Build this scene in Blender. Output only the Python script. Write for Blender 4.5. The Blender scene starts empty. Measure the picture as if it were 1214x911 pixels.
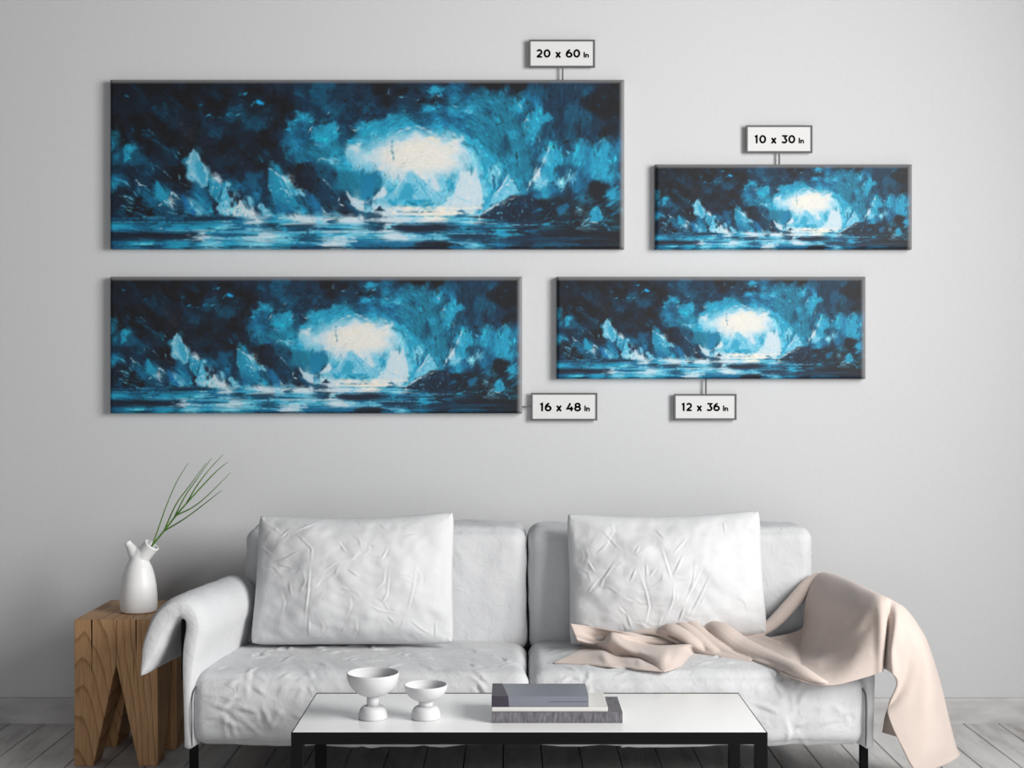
import bpy, bmesh, math
import numpy as np
from mathutils import Vector, Matrix

S = bpy.context.scene
C = S.collection
# ---------------------------------------------------------------- camera, world, lamps, exposure
FPX, CX, CY, EYE, CAMY = 1600.0, 607.0, 455.5, 1.255, -5.0
cam_d = bpy.data.cameras.new('camera'); cam = bpy.data.objects.new('camera', cam_d); C.objects.link(cam)
cam_d.sensor_width = 36.0; cam_d.lens = FPX * 36.0 / 1214.0
cam.location = (0, CAMY, EYE); cam.rotation_euler = (math.pi / 2, 0, 0)
S.camera = cam
S.view_settings.view_transform = 'Standard'; S.view_settings.look = 'None'
S.view_settings.exposure = 0.0; S.view_settings.gamma = 1.0; S.view_settings.use_curve_mapping = False
w = bpy.data.worlds.new('room_light'); S.world = w; w.use_nodes = True
w.node_tree.nodes['Background'].inputs[0].default_value = (.97, .98, 1.0, 1)
w.node_tree.nodes['Background'].inputs[1].default_value = 0.10
def area(name, loc, target, size, size_y, power, color=(1, 1, 1), spread=180):
    d = bpy.data.lights.new(name, 'AREA'); d.shape = 'RECTANGLE'; d.size = size; d.size_y = size_y; d.energy = power; d.color = color; d.spread = math.radians(spread)
    o = bpy.data.objects.new(name, d); C.objects.link(o); o.location = loc
    o.rotation_euler = (Vector(target) - Vector(loc)).to_track_quat('-Z', 'Y').to_euler()
    return o
area('key_light', (2.95, -3.2, 2.25), (-2.5, -2.85, 1.6), 2.3, 2.2, 264, (1, .99, .97), 162)  # unseen area lamp right of view gives the key light; no window modelled
area('room_fill_light', (-.3, -6.4, .75), (0, 0, .5), 4.0, 1.4, 50, (.97, .98, 1))  # added fill lamp, unseen behind the camera, lightens the floor under the sofa

# ---------------------------------------------------------------- helpers
def P(px, py, d):
    s = FPX / d
    return Vector(((px - CX) / s, d + CAMY, EYE - (py - CY) / s))

def link(name, me, mat, parent=None, smooth=True):
    o = bpy.data.objects.new(name, me); C.objects.link(o)
    if mat: 
        for m in (mat if isinstance(mat, (list, tuple)) else [mat]): me.materials.append(m)
    if parent: o.parent = parent
    if smooth: me.polygons.foreach_set('use_smooth', [True] * len(me.polygons))
    return o

def mk(name, verts, faces, mat, parent=None, smooth=True):
    me = bpy.data.meshes.new(name); me.from_pydata([tuple(v) for v in verts], [], faces); me.update()
    return link(name, me, mat, parent, smooth)

def from_bm(name, bm, mat, parent=None, smooth=False, bevel=0, seg=2):
    if bevel: bmesh.ops.bevel(bm, geom=bm.edges[:], offset=bevel, segments=seg, affect='EDGES', profile=.5, clamp_overlap=True)
    bmesh.ops.recalc_face_normals(bm, faces=bm.faces[:])
    me = bpy.data.meshes.new(name); bm.to_mesh(me); bm.free()
    return link(name, me, mat, parent, smooth)

def bm_box(bm, x0, x1, y0, y1, z0, z1):
    vs = [bm.verts.new((x, y, z)) for z in (z0, z1) for y in (y0, y1) for x in (x0, x1)]
    for f in ((0, 2, 3, 1), (4, 5, 7, 6), (0, 1, 5, 4), (2, 6, 7, 3), (0, 4, 6, 2), (1, 3, 7, 5)): bm.faces.new([vs[i] for i in f])
    return vs

def box(name, x0, x1, y0, y1, z0, z1, mat, parent=None, bevel=.003, seg=2):
    bm = bmesh.new(); bm_box(bm, x0, x1, y0, y1, z0, z1)
    return from_bm(name, bm, mat, parent, False, bevel, seg)

def thing(name, label, cat, loc=(0, 0, 0), group=None):
    o = bpy.data.objects.new(name, None); C.objects.link(o); o.location = loc; o.empty_display_size = .1
    return tag(o, label, cat, group)

def tag(o, label, cat, group=None):
    o['label'] = label; o['category'] = cat
    if group: o['group'] = group
    return o

def struct(o): o['kind'] = 'structure'; return o

def lathe(name, prof, mat, parent=None, n=64, center=(0, 0)):
    vs, fs = [], []
    for r, z in prof:
        for k in range(n):
            a = 2 * math.pi * k / n; vs.append((center[0] + r * math.cos(a), center[1] + r * math.sin(a), z))
    for i in range(len(prof) - 1):
        for k in range(n): fs.append((i * n + k, i * n + (k + 1) % n, (i + 1) * n + (k + 1) % n, (i + 1) * n + k))
    fs.append(tuple(range(n))[::-1]); fs.append(tuple((len(prof) - 1) * n + k for k in range(n)))
    return mk(name, vs, fs, mat, parent)

def crom(pts, n):
    p = np.array(pts, float); m = len(p)
    if m == 2: return p[0] + np.linspace(0, 1, n)[:, None] * (p[1] - p[0])
    e = np.vstack([2 * p[0] - p[1], p, 2 * p[-1] - p[-2]])
    t = np.linspace(0, m - 1, n); i = np.minimum(t.astype(int), m - 2); f = (t - i)[:, None]
    a, b, c, d = e[i], e[i + 1], e[i + 2], e[i + 3]
    return .5 * (2 * b + (c - a) * f + (2 * a - 5 * b + 4 * c - d) * f ** 2 + (3 * b - a - 3 * c + d) * f ** 3)

def vn(x, y, seed=0):                                               # smooth value noise, -1..1
    r = np.random.RandomState(seed); T = r.rand(64, 64) * 2 - 1
    i, j = np.floor(x).astype(int), np.floor(y).astype(int); fx, fy = x - i, y - j
    fx, fy = fx * fx * (3 - 2 * fx), fy * fy * (3 - 2 * fy)
    g = lambda a, b: T[b % 64, a % 64]
    return (g(i, j) * (1 - fx) + g(i + 1, j) * fx) * (1 - fy) + (g(i, j + 1) * (1 - fx) + g(i + 1, j + 1) * fx) * fy

def fb(x, y, seed=0):                                               # three turned octaves, no lattice to see
    o = 0
    for k, (a, f, g) in enumerate(((.5, 1, 1), (1.3, 1.9, .5), (2.2, 3.7, .25))):
        o = o + g * vn((x * math.cos(a) - y * math.sin(a)) * f + 17.3 * k, (x * math.sin(a) + y * math.cos(a)) * f + 5.1 * k, seed + k)
    return o

def creases(x, y, lines, width, amp):                               # height of creases running along polylines
    h = np.zeros_like(x)
    for k, pl in enumerate(lines):
        p = np.array(pl, float); best = np.full(x.shape, 1e9); sg = np.zeros_like(x); al = np.zeros_like(x); n = len(p) - 1
        for q in range(n):
            a, b = p[q], p[q + 1]; v = b - a; L = math.hypot(*v) + 1e-9
            t = np.clip(((x - a[0]) * v[0] + (y - a[1]) * v[1]) / L ** 2, 0, 1)
            dx, dy = x - a[0] - t * v[0], y - a[1] - t * v[1]; d = np.hypot(dx, dy)
            m = d < best
            best = np.where(m, d, best); sg = np.where(m, np.sign(dx * v[1] - dy * v[0]), sg); al = np.where(m, (q + t) / n, al)
        taper = np.sin(np.pi * np.clip(al, .04, .96)) ** 1.1
        q = best / width
        f = np.exp(-q * q) - .55 * np.exp(-((q - 1.6) ** 2)) * (sg * (1 if k % 2 else -1) > 0)
        h += amp * taper * f * (.6 + .4 * ((k * 37) % 10) / 10)
    return h

# ---------------------------------------------------------------- materials
def mat(name, color, rough=.6, spec=.4):
    m = bpy.data.materials.new(name); m.use_nodes = True
    b = m.node_tree.nodes['Principled BSDF']
    b.inputs['Base Color'].default_value = (*color, 1); b.inputs['Roughness'].default_value = rough; b.inputs['Specular IOR Level'].default_value = spec
    return m, m.node_tree, b

def node(nt, kind, **kw):
    n = nt.nodes.new(kind)
    for k, v in kw.items():
        if k in n.inputs: n.inputs[k].default_value = v
        else: setattr(n, k, v)
    return n

def ramp(nt, fac, stops):
    r = nt.nodes.new('ShaderNodeValToRGB'); nt.links.new(fac, r.inputs[0])
    e = r.color_ramp.elements
    while len(e) < len(stops): e.new(.5)
    for q, (p, c) in zip(e, stops): q.position = p; q.color = (*c, 1)
    return r

def coords(nt, scale=(1, 1, 1), loc=(0, 0, 0)):
    t = nt.nodes.new('ShaderNodeTexCoord'); mp = nt.nodes.new('ShaderNodeMapping')
    mp.inputs['Scale'].default_value = scale; mp.inputs['Location'].default_value = loc
    nt.links.new(t.outputs['Object'], mp.inputs[0]); return mp.outputs[0]

def bump(nt, b, h, strength, dist):
    n = nt.nodes.new('ShaderNodeBump'); n.inputs['Strength'].default_value = strength; n.inputs['Distance'].default_value = dist
    nt.links.new(h, n.inputs['Height']); nt.links.new(n.outputs[0], b.inputs['Normal']); return n

def noise_mat(name, c1, c2, scale, rough=.6, spec=.3, bs=.2, bd=.002, stretch=(1, 1, 1), detail=6):
    m, nt, b = mat(name, c1, rough, spec)
    v = coords(nt, stretch); n = node(nt, 'ShaderNodeTexNoise', Scale=scale, Detail=detail); nt.links.new(v, n.inputs['Vector'])
    r = ramp(nt, n.outputs[0], [(.3, c1), (.7, c2)]); nt.links.new(r.outputs[0], b.inputs['Base Color'])
    if bs: bump(nt, b, n.outputs[0], bs, bd)
    return m

M = {}
M['wall'] = noise_mat('matt_wall_paint', (.60, .605, .615), (.615, .62, .63), 60, .85, .15, .05, .0006)
def fabric(name, c1, c2, sheen=.12, s1=.22, s2=.07):
    m, nt, b = mat(name, c1, .9, .15)
    v = coords(nt); n = node(nt, 'ShaderNodeTexNoise', Scale=9, Detail=5); nt.links.new(v, n.inputs['Vector'])
    r = ramp(nt, n.outputs[0], [(.3, c1), (.7, c2)]); nt.links.new(r.outputs[0], b.inputs['Base Color'])
    w1 = node(nt, 'ShaderNodeTexNoise', Scale=420, Detail=2); nt.links.new(v, w1.inputs['Vector'])
    n2 = node(nt, 'ShaderNodeTexNoise', Scale=17, Detail=3, Distortion=1.2); nt.links.new(v, n2.inputs['Vector'])
    vv = node(nt, 'ShaderNodeTexVoronoi', Scale=11.0); vv.feature = 'DISTANCE_TO_EDGE'
    ad = nt.nodes.new('ShaderNodeVectorMath'); ad.operation = 'MULTIPLY_ADD'; ad.inputs[1].default_value = (.09, .09, .09)
    nt.links.new(n2.outputs['Color'], ad.inputs[0]); nt.links.new(v, ad.inputs[2]); nt.links.new(ad.outputs[0], vv.inputs['Vector'])
    rr = ramp(nt, vv.outputs['Distance'], [(0, (1, 1, 1)), (.09, (.12, .12, .12)), (.3, (0, 0, 0))])
    b1 = bump(nt, b, w1.outputs[0], .15, .001)
    b2 = node(nt, 'ShaderNodeBump'); b2.inputs['Strength'].default_value = s1; b2.inputs['Distance'].default_value = .008
    nt.links.new(n2.outputs[0], b2.inputs['Height']); nt.links.new(b2.outputs[0], b1.inputs['Normal'])
    b3 = node(nt, 'ShaderNodeBump'); b3.inputs['Strength'].default_value = s2; b3.inputs['Distance'].default_value = .003
    nt.links.new(rr.outputs[0], b3.inputs['Height']); nt.links.new(b3.outputs[0], b2.inputs['Normal'])
    b.inputs['Sheen Weight'].default_value = sheen
    return m
M['linen'] = fabric('pale_grey_linen', (.57, .576, .59), (.605, .61, .622), .1, .35, .16)
M['cotton'] = fabric('white_cotton', (.60, .605, .617), (.63, .634, .643))
M['throw'] = fabric('beige_wool', (.55, .465, .42), (.585, .50, .455), .2, .05, .08)
M['black'] = mat('black_powder_coat', (.006, .006, .0065), .5, .06)[0]
M['seam'] = mat('charcoal_thread', (.10, .09, .11), .9, .1)[0]
M['slab'] = mat('white_laminate', (.82, .82, .82), .18, .4)[0]
M['ceramic'] = noise_mat('matt_white_ceramic', (.57, .57, .585), (.60, .60, .61), 30, .7, .25, .05, .0005)
M['vase'] = mat('satin_white_porcelain', (.80, .80, .80), .4, .4)[0]
M['inset'] = mat('vase_interior', (.6, .6, .6), .6, .3)[0]
def leaf():
    m, nt, b = mat('grass_green', (.05, .13, .02), .5, .35)
    v = coords(nt); n = node(nt, 'ShaderNodeTexNoise', Scale=14, Detail=2); nt.links.new(v, n.inputs['Vector'])
    r = ramp(nt, n.outputs[0], [(.35, (.045, .14, .015)), (.7, (.12, .25, .04))]); nt.links.new(r.outputs[0], b.inputs['Base Color']); return m
M['leaf'] = leaf()
def wood():
    m, nt, b = mat('oiled_oak', (.4, .22, .1), .55, .25)
    v = coords(nt, (1.0, .5, .20), (.085, .0, .03))
    n0 = node(nt, 'ShaderNodeTexNoise', Scale=7.0, Detail=2); nt.links.new(v, n0.inputs['Vector'])
    ad = nt.nodes.new('ShaderNodeVectorMath'); ad.operation = 'MULTIPLY_ADD'; ad.inputs[1].default_value = (.07, .05, .05)
    nt.links.new(n0.outputs['Color'], ad.inputs[0]); nt.links.new(v, ad.inputs[2])
    wv = node(nt, 'ShaderNodeTexWave', Scale=15.0, Distortion=2.5, Detail=2.0); wv.wave_type = 'RINGS'; wv.rings_direction = 'Y'; wv.wave_profile = 'SAW'
    nt.links.new(ad.outputs[0], wv.inputs['Vector'])
    v2 = coords(nt, (60, 60, 3)); n2 = node(nt, 'ShaderNodeTexNoise', Scale=3.0, Detail=6); nt.links.new(v2, n2.inputs['Vector'])
    r1 = ramp(nt, wv.outputs['Fac'], [(0, (.52, .31, .155)), (.75, (.48, .275, .132)), (.93, (.33, .175, .08)), (1, (.43, .24, .115))])
    r2 = ramp(nt, n2.outputs[0], [(.25, (.62, .58, .55)), (.6, (1.0, 1.0, 1.0))])
    mx = nt.nodes.new('ShaderNodeMix'); mx.data_type = 'RGBA'; mx.blend_type = 'MULTIPLY'; mx.inputs[0].default_value = .8
    nt.links.new(r1.outputs[0], mx.inputs[6]); nt.links.new(r2.outputs[0], mx.inputs[7]); nt.links.new(mx.outputs[2], b.inputs['Base Color'])
    bump(nt, b, n2.outputs[0], .2, .001); return m
M['oak'] = wood()
M['crack'] = mat('dark_wood_crack', (.02, .012, .008), .9, .1)[0]
def planks():
    m, nt, b = mat('worn_white_floor_paint', (.6, .6, .6), .6, .3)
    v = coords(nt, (1, .16, 1)); n = node(nt, 'ShaderNodeTexNoise', Scale=16, Detail=9, Roughness=.65); nt.links.new(v, n.inputs['Vector'])
    r = ramp(nt, n.outputs[0], [(.22, (.10, .08, .07)), (.34, (.46, .44, .43)), (.5, (.62, .61, .60)), (.7, (.70, .69, .68))]); nt.links.new(r.outputs[0], b.inputs['Base Color'])
    bump(nt, b, n.outputs[0], .3, .003); return m
M['planks'] = planks()
M['gap'] = mat('dark_floor_gap', (.015, .013, .012), .9, .1)[0]
M['base'] = noise_mat('worn_white_baseboard_paint', (.42, .41, .41), (.62, .61, .61), 22, .6, .3, .2, .002, (.3, 1, 1))
M['plaque'] = mat('light_grey_card', (.69, .69, .69), .7, .2)[0]
M['rim'] = mat('mid_grey_edge', (.125, .125, .128), .6, .2)[0]
M['ink'] = mat('black_ink', (.006, .006, .006), .7, .1)[0]
M['cloth'] = noise_mat('grey_book_cloth', (.085, .08, .09), (.19, .185, .20), 160, .85, .2, .2, .001, (1, 1, .25))
M['cream'] = mat('cream_cover', (.62, .61, .59), .6, .3)[0]
M['paper'] = mat('paper_edge', (.55, .54, .52), .8, .1)[0]
M['slate'] = mat('slate_blue_cover', (.17, .18, .215), .35, .4)[0]
M['dusk'] = mat('dark_violet_cover', (.032, .027, .042), .4, .4)[0]
# ---------------------------------------------------------------- the ice cave painting (numpy, sRGB 0..1)
PW, PH = 610, 201
PAL = dict(K=(21,22,27), n=(22,36,54), N=(18,49,72), D=(16,75,104), B=(18,102,142), T=(22,116,146), C=(32,150,186),
           L=(112,192,220), W=(196,216,226), Y=(233,227,216), G=(52,56,68))
GRID = """
KKnKKKKnnKKKnnnnnnnnnnNNDDDnNnnKKKNnnNNnDDNKKKnKKnNnNNNNNnnKK
KnnnKKnKKKKnNKnNKKnKnnDNDDNNNnNKKnKNnDCDBDNDTDTNKDDDNNNNDnnnN
nnnNnnNnKKnKKKnnnNKKKnNNDDNNNNNnKnNNKNKNTDBTTTTTCBBNNNNNnKnKK
nnnnnNNNnKNKKnDDNnDnKKnNNBDDNnDNNNDNNBCBCCCTDTTTCNCNNNDDNKKKK
KnKKKKNNnnnNnNDBDDNnKnCCNNDNNNnNNCTTDDBDBBBTTTTTDCCCDNDDDNnnn
KKnKnKKNGnKNNnnNDDNKnCDDDCCDNCCCCCCCBBCBCBTTBTTTTCCDNNDNDNNKN
TKNKDnKKnGnnDNnNnnKnNBDDCCCDNCCLCLLLWLCWWCBTTTTCTCTNDNDnNNKnN
TKDKKNnKnKnnnKKNnKKKBCBDBCTDCLLLLWWYYYYWYWCCTTDTTTDDCDNCNDCDB
DDCNKnNDKnCnnKnKnnNnNCTTTTCTWWLWYLYYYYYYYWLCCTDTTDDCCDBCBCCBB
BDCDNnnNnCCnnNNnKNNnnNTDTCLCLWWWYYYYYYYYWLLLCCTCTTDLCCTCBCCBD
NNnNDNnKKCCLnnKnnKnCNnKnDDTCCLLLYYWYYYWWLLCLCLCTTTDCCDDBBCCDN
BDnNNnnKKLLCWNNnNDnCLWnnNDNTTCBBLWWLYWWLCWWLCLTCTTWLCDLBBCCCD
CDnDNBDnnnCDBCDBNDNTCLnnnDDTTTBTLLCLLLWLCWWWLCBLCDCCBLDBDnnDN
nnNDDCCNnNBDnCLnDBNDBCLnNDDNDWCDWCCCLLLLLWWWLCLLCNBCBDnDDnDCD
nnDKBDCWDLCDnCLnLDNDDBDBDNDnDLDLLCLCCCLLYWWLCCLnDNnnNnDDCnnCN
nDKnKDDDNCLCnLLLWNCDBDCDBDLnNDLWWYWYWYYYYDLLLDDnnnDnnCnLnCnDC
NNnnnDNDnNNNDNDBWWBCLWWWLWDWWWDNWWWLWYYYCLLWnnNnnnNnnDKKLCKCK
CCBBDCBCCBCCCLBBLLDNCDDNLCBCLLDNWLNnnnnnBCCBNCBDnnBCDnnKLNnCK
nnnnnnnNnNWCBBBCCWWLLCDDCLCLLLCLWWWLLBLCDNNNNCCNNnNnnnnnNKnKK
DBCCCDBCCDCLLCCLLLLCCCBBBWWWCBBBBBBBNnnKBBLCNBDNnnDDDNDNnNnKK
""".split()

def make_painting():
    rng = np.random.RandomState(7)
    pal = {k: np.array(c) / 255.0 for k, c in PAL.items()}
    gr = np.array([[pal[c] for c in row] for row in GRID])
    H, W_ = gr.shape[:2]
    yy, xx = np.mgrid[0:PH, 0:PW].astype(float)

    def vnoise(cell, ax=1.0, seed=0):
        r = np.random.RandomState(seed)
        gx, gy = cell * ax, cell
        nx, ny = int(PW / gx) + 3, int(PH / gy) + 3
        a = r.rand(ny, nx) * 2 - 1
        X, Y = xx / gx, yy / gy
        i, j = X.astype(int), Y.astype(int)
        fx, fy = X - i, Y - j
        fx, fy = fx * fx * (3 - 2 * fx), fy * fy * (3 - 2 * fy)
        return (a[j, i] * (1 - fx) + a[j, i + 1] * fx) * (1 - fy) + (a[j + 1, i] * (1 - fx) + a[j + 1, i + 1] * fx) * fy

    wy = np.clip((165 - yy) / 12.0, 0, 1)                       # below the shore the water lies level
    dx = (vnoise(11, 1, 1) * 4 + vnoise(5, 1, 2) * 2.4) * (.4 + .6 * wy) + (1 - wy) * vnoise(3, 8, 12) * 9
    dy = (vnoise(11, 1, 3) * 4 + vnoise(5, 1, 4) * 2.4) * wy + (1 - wy) * vnoise(4, 9, 13) * 2.0
    X = np.clip((xx + dx) / 10.0 - .5, 0, W_ - 1.001)
    Y = np.clip((yy + dy) / 10.0 - .5, 0, H - 1.001)
    i, j = X.astype(int), Y.astype(int)
    fx, fy = (X - i)[..., None], (Y - j)[..., None]
    sh = lambda t: np.clip((t - .5) * 1.7 + .5, 0, 1)
    fx, fy = sh(fx), sh(fy)
    img = (gr[j, i] * (1 - fx) + gr[j, i + 1] * fx) * (1 - fy) + (gr[j + 1, i] * (1 - fx) + gr[j + 1, i + 1] * fx) * fy
    base = img.copy()

    fdx = (vnoise(4, 1, 21) * .8 + vnoise(2, 1, 22) * .5) * (.25 + .75 * wy); fdy = (vnoise(4, 1, 23) * .8 + vnoise(2, 1, 24) * .5) * (.12 + .88 * wy)
    dry = np.clip(.72 + .75 * vnoise(2.2, 1.4, 25), .1, 1)

    def seg(pts, w, col, al=1.0, soft=.8):
        c = pal[col] if isinstance(col, str) else np.asarray(col)
        p = np.array(pts, float)
        x0, y0 = p.min(0) - w - 2; x1, y1 = p.max(0) + w + 3
        x0, y0, x1, y1 = max(int(x0), 0), max(int(y0), 0), min(int(x1), PW), min(int(y1), PH)
        if x1 <= x0 or y1 <= y0: return
        sx, sy = xx[y0:y1, x0:x1] + fdx[y0:y1, x0:x1], yy[y0:y1, x0:x1] + fdy[y0:y1, x0:x1]
        d = np.full(sx.shape, 1e9)
        n = len(p)
        for k in range(max(1, n - 1)):
            a, b = p[k], p[min(k + 1, n - 1)]
            v = b - a; L2 = max(v @ v, 1e-9)
            t = np.clip(((sx - a[0]) * v[0] + (sy - a[1]) * v[1]) / L2, 0, 1)
            tt = (k + t) / max(1, n - 1)
            ww = w / 2 * (.45 + .55 * np.sin(np.pi * np.clip(tt, .08, .92)))
            d = np.minimum(d, np.hypot(sx - a[0] - t * v[0], sy - a[1] - t * v[1]) - ww)
        m = (np.clip(.5 - d / soft, 0, 1) * al * dry[y0:y1, x0:x1])[..., None]
        img[y0:y1, x0:x1] = img[y0:y1, x0:x1] * (1 - m) + c * m

    def poly(pts, col, al=1.0, soft=1.4, fleck=None, fn=0):
        c = pal[col] if isinstance(col, str) else np.asarray(col)
        p = np.array(pts, float)
        x0, y0 = p.min(0) - 4; x1, y1 = p.max(0) + 5
        x0, y0, x1, y1 = max(int(x0), 0), max(int(y0), 0), min(int(x1), PW), min(int(y1), PH)
        sx, sy = xx[y0:y1, x0:x1] + dx[y0:y1, x0:x1] * .22 + fdx[y0:y1, x0:x1], yy[y0:y1, x0:x1] + dy[y0:y1, x0:x1] * .22 + fdy[y0:y1, x0:x1]
        ins = np.zeros(sx.shape, bool); d = np.full(sx.shape, 1e9)
        for k in range(len(p)):
            a, b = p[k], p[(k + 1) % len(p)]
            v = b - a; L2 = max(v @ v, 1e-9)
            t = np.clip(((sx - a[0]) * v[0] + (sy - a[1]) * v[1]) / L2, 0, 1)
            d = np.minimum(d, np.hypot(sx - a[0] - t * v[0], sy - a[1] - t * v[1]))
            cond = ((a[1] > sy) != (b[1] > sy))
            with np.errstate(divide='ignore', invalid='ignore'):
                ins ^= cond & (sx < (b[0] - a[0]) * (sy - a[1]) / (b[1] - a[1] if b[1] != a[1] else 1e-9) + a[0])
        d = np.where(ins, -d, d)
        m = (np.clip(.5 - d / soft, 0, 1) * al)[..., None]
        img[y0:y1, x0:x1] = img[y0:y1, x0:x1] * (1 - m) + c * m
        if fleck:
            ys, xs = np.nonzero(ins)
            for _ in range(fn):
                k = rng.randint(len(xs)); x, y = xs[k] + x0, ys[k] + y0
                a = rng.rand() * 3.14; l = 1 + rng.rand() * 3
                seg([(x, y), (x + l * np.cos(a), y + l * np.sin(a))], 1.0 + rng.rand() * .9, fleck[rng.randint(len(fleck))], 1.0)

    # --- brush strokes that follow the forms
    for k in range(5200):
        x, y = rng.rand() * PW, rng.rand() * PH
        c = base[int(y), int(x)]
        if y > 161:
            a = rng.randn() * .03; l = 10 + rng.rand() * 26; w = .8 + rng.rand() * 2.0
        elif x < 330 and y < 85:
            a = .75 + rng.randn() * .5 if x < 240 else .1 + rng.randn() * .6; l = 3 + rng.rand() * 8; w = 1 + rng.rand() * 3
        elif x < 290:
            a = .75 + rng.randn() * .3; l = 4 + rng.rand() * 9; w = .8 + rng.rand() * 2
        elif x < 450 or (x < 480 and y > 110):
            a = np.arctan2(y - 118, (x - 372) * .75) + np.pi / 2 + rng.randn() * .22; l = 5 + rng.rand() * 13; w = 1 + rng.rand() * 2.6
        elif y < 130:
            a = np.pi / 2 + (x - 530) * .004 + rng.randn() * .25; l = 6 + rng.rand() * 14; w = 1 + rng.rand() * 3
        else:
            a = -.55 + rng.randn() * .35; l = 4 + rng.rand() * 9; w = .8 + rng.rand() * 2
        lum = c.mean()
        f = 1 + rng.randn() * (.16 if lum < .75 else .035)
        c = np.clip(c * f + rng.randn() * .012, 0, .93)
        ddx, ddy = np.cos(a) * l / 2, np.sin(a) * l / 2
        seg([(x - ddx, y - ddy), (x + ddx, y + ddy)], w, c, .55 + .4 * rng.rand(), 1.0)

    # --- dark cave wall, upper left
    shade = np.clip((235 - xx + vnoise(20, 1, 31) * 40) / 60, 0, 1) * np.clip((118 - yy) / 30, 0, 1) * np.clip(.55 + vnoise(14, 1, 32) * .6, 0, 1)
    img[:] = img * (1 - .62 * shade[..., None]) + pal['K'] * .62 * shade[..., None]
    poly([(0,62),(3,68),(6,78),(4,85),(0,87)], 'T'); poly([(3,101),(5,89),(14,83),(18,82),(30,86),(40,90),(48,95),(56,102)], 'D', .75, 3)
    poly([(16,82),(19,77),(24,77),(26,82),(25,94),(22,95),(18,99),(17,90)], 'C', .9); poly([(4,92),(9,87),(13,90),(9,96)], 'T', .8, 3)
    seg([(62,14),(80,29),(98,46)], 1.6, 'N', .9); seg([(23,6),(40,16)], 2.5, 'N', .7)
    seg([(46,59),(51,64)], 1.3, 'L'); seg([(37,61),(47,60)], 2.5, 'D'); seg([(38,65),(47,66)], 4, 'D', .8); seg([(48,70),(58,75),(70,84)], 4, 'D', .8)
    seg([(74,83),(80,94)], 2, 'C'); seg([(81,85),(82,88)], 1, 'L'); seg([(18,18),(22,21)], 1.6, 'C', .8); seg([(25,57),(29,62)], 1.8, 'B'); seg([(15,70),(16,71)], 1.4, 'L')
    seg([(64,27),(68,42)], 6, 'D', .8, 2); seg([(50,36),(54,33)], 5, 'D', .7, 2); seg([(62,101),(56,95)], 2, 'B'); seg([(88,56),(90,66)], 2, 'D', .7)
    for k in range(260):
        x, y = rng.normal(98, 16), rng.normal(66, 18)
        seg([(x, y), (x + .6, y + .8)], .8, 'G', .55)
    for p in ([(106,31),(109,30)], [(114,44),(119,43),(123,45)], [(126,45),(131,45)], [(138,42),(144,41)], [(146,43),(152,41),(156,40)], [(154,18),(163,16)], [(167,31),(172,26)], [(178,91),(181,98)]):
        seg(p, 2.2, 'C', .95)
    seg([(115,43),(119,42)], 1, 'L'); seg([(150,43),(155,40)], 1, 'L'); seg([(156,18),(159,18)], 1, 'L'); poly([(173,28),(175,24),(182,28),(180,30)], (.1,.66,.9))
    seg([(105,36),(109,41),(114,43)], 1.2, 'N'); seg([(128,60),(133,70)], 7, 'D', .6, 3); seg([(158,44),(170,46),(178,52)], 9, 'D', .5, 4); seg([(142,34),(160,36)], 6, 'D', .5, 3)
    seg([(183,50),(184,54),(182,58)], 1.6, 'D'); seg([(98,52),(104,58)], 1, 'G'); seg([(186,45),(194,47)], 5, 'D', .6, 2); seg([(182,84),(190,92)], 5, 'D', .6, 2)
    # --- left lobe of the arch
    poly([(203,74),(206,62),(214,52),(226,47),(238,49),(236,60),(234,80),(244,98),(225,98),(212,95)], 'B', .35, 5)
    seg([(211,53),(216,50),(222,48),(235,46),(241,48)], 2.4, 'C'); seg([(206,61),(211,59),(217,58)], 2.4, 'C'); seg([(204,72),(205,82),(210,94),(217,99)], 1.6, 'C', .6)
    poly([(236,70),(240,56),(252,53),(268,50),(265,60),(260,68),(258,74),(248,72)], 'C', .8); poly([(237,69),(248,66),(259,68),(258,74),(248,72)], (.08,.66,.78), .8)
    seg([(235,63),(240,55)], 1, 'W'); seg([(267,62),(273,54)], 1, 'W'); seg([(284,55),(287,60),(291,61),(296,57)], 1.5, 'W'); seg([(257,41),(260,38)], 1.2, 'W'); seg([(258,74),(262,70)], 1, 'L')
    seg([(242,51),(246,52)], 3, 'K'); seg([(252,52),(257,51)], 3, 'K'); seg([(243,76),(244,78)], 2, 'W'); seg([(254,76),(255,78)], 2.4, 'L'); poly([(236,75),(250,76),(262,82),(258,92),(240,92),(234,84)], 'T', .55, 4)
    seg([(245,99),(249,93),(255,95),(261,95)], 1.8, 'W', .85); seg([(275,29),(284,31)], 1.6, 'B'); seg([(255,33),(259,37)], 2, 'C', .8)
    poly([(276,82),(283,80),(291,88),(301,84),(301,102),(292,102),(284,95),(279,90)], 'L', .5, 4)
    for k in range(150):
        x, y = 255 + rng.rand() * 62, 24 + rng.rand() * 24
        a = rng.randn() * .5; l = 1.5 + rng.rand() * 3.5
        seg([(x, y), (x + l * np.cos(a), y + l * np.sin(a))], .7 + rng.rand(), rng.choice(['K', 'n', 'N', 'D', 'n', 'B']), .7)
    # --- arch top and the glow
    poly([(296,68),(300,55),(315,48),(330,45),(343,41),(350,44),(360,52),(372,60),(385,65),(400,58),(414,70),(395,75),(360,62),(330,78),(312,84),(296,82)], 'C', .5, 4)
    seg([(350,43),(358,49),(372,55)], 2.4, 'N', .8); seg([(360,42),(385,52)], 8, 'D', .4, 4); seg([(320,55),(332,51)], 1.6, 'D', .7)
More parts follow.
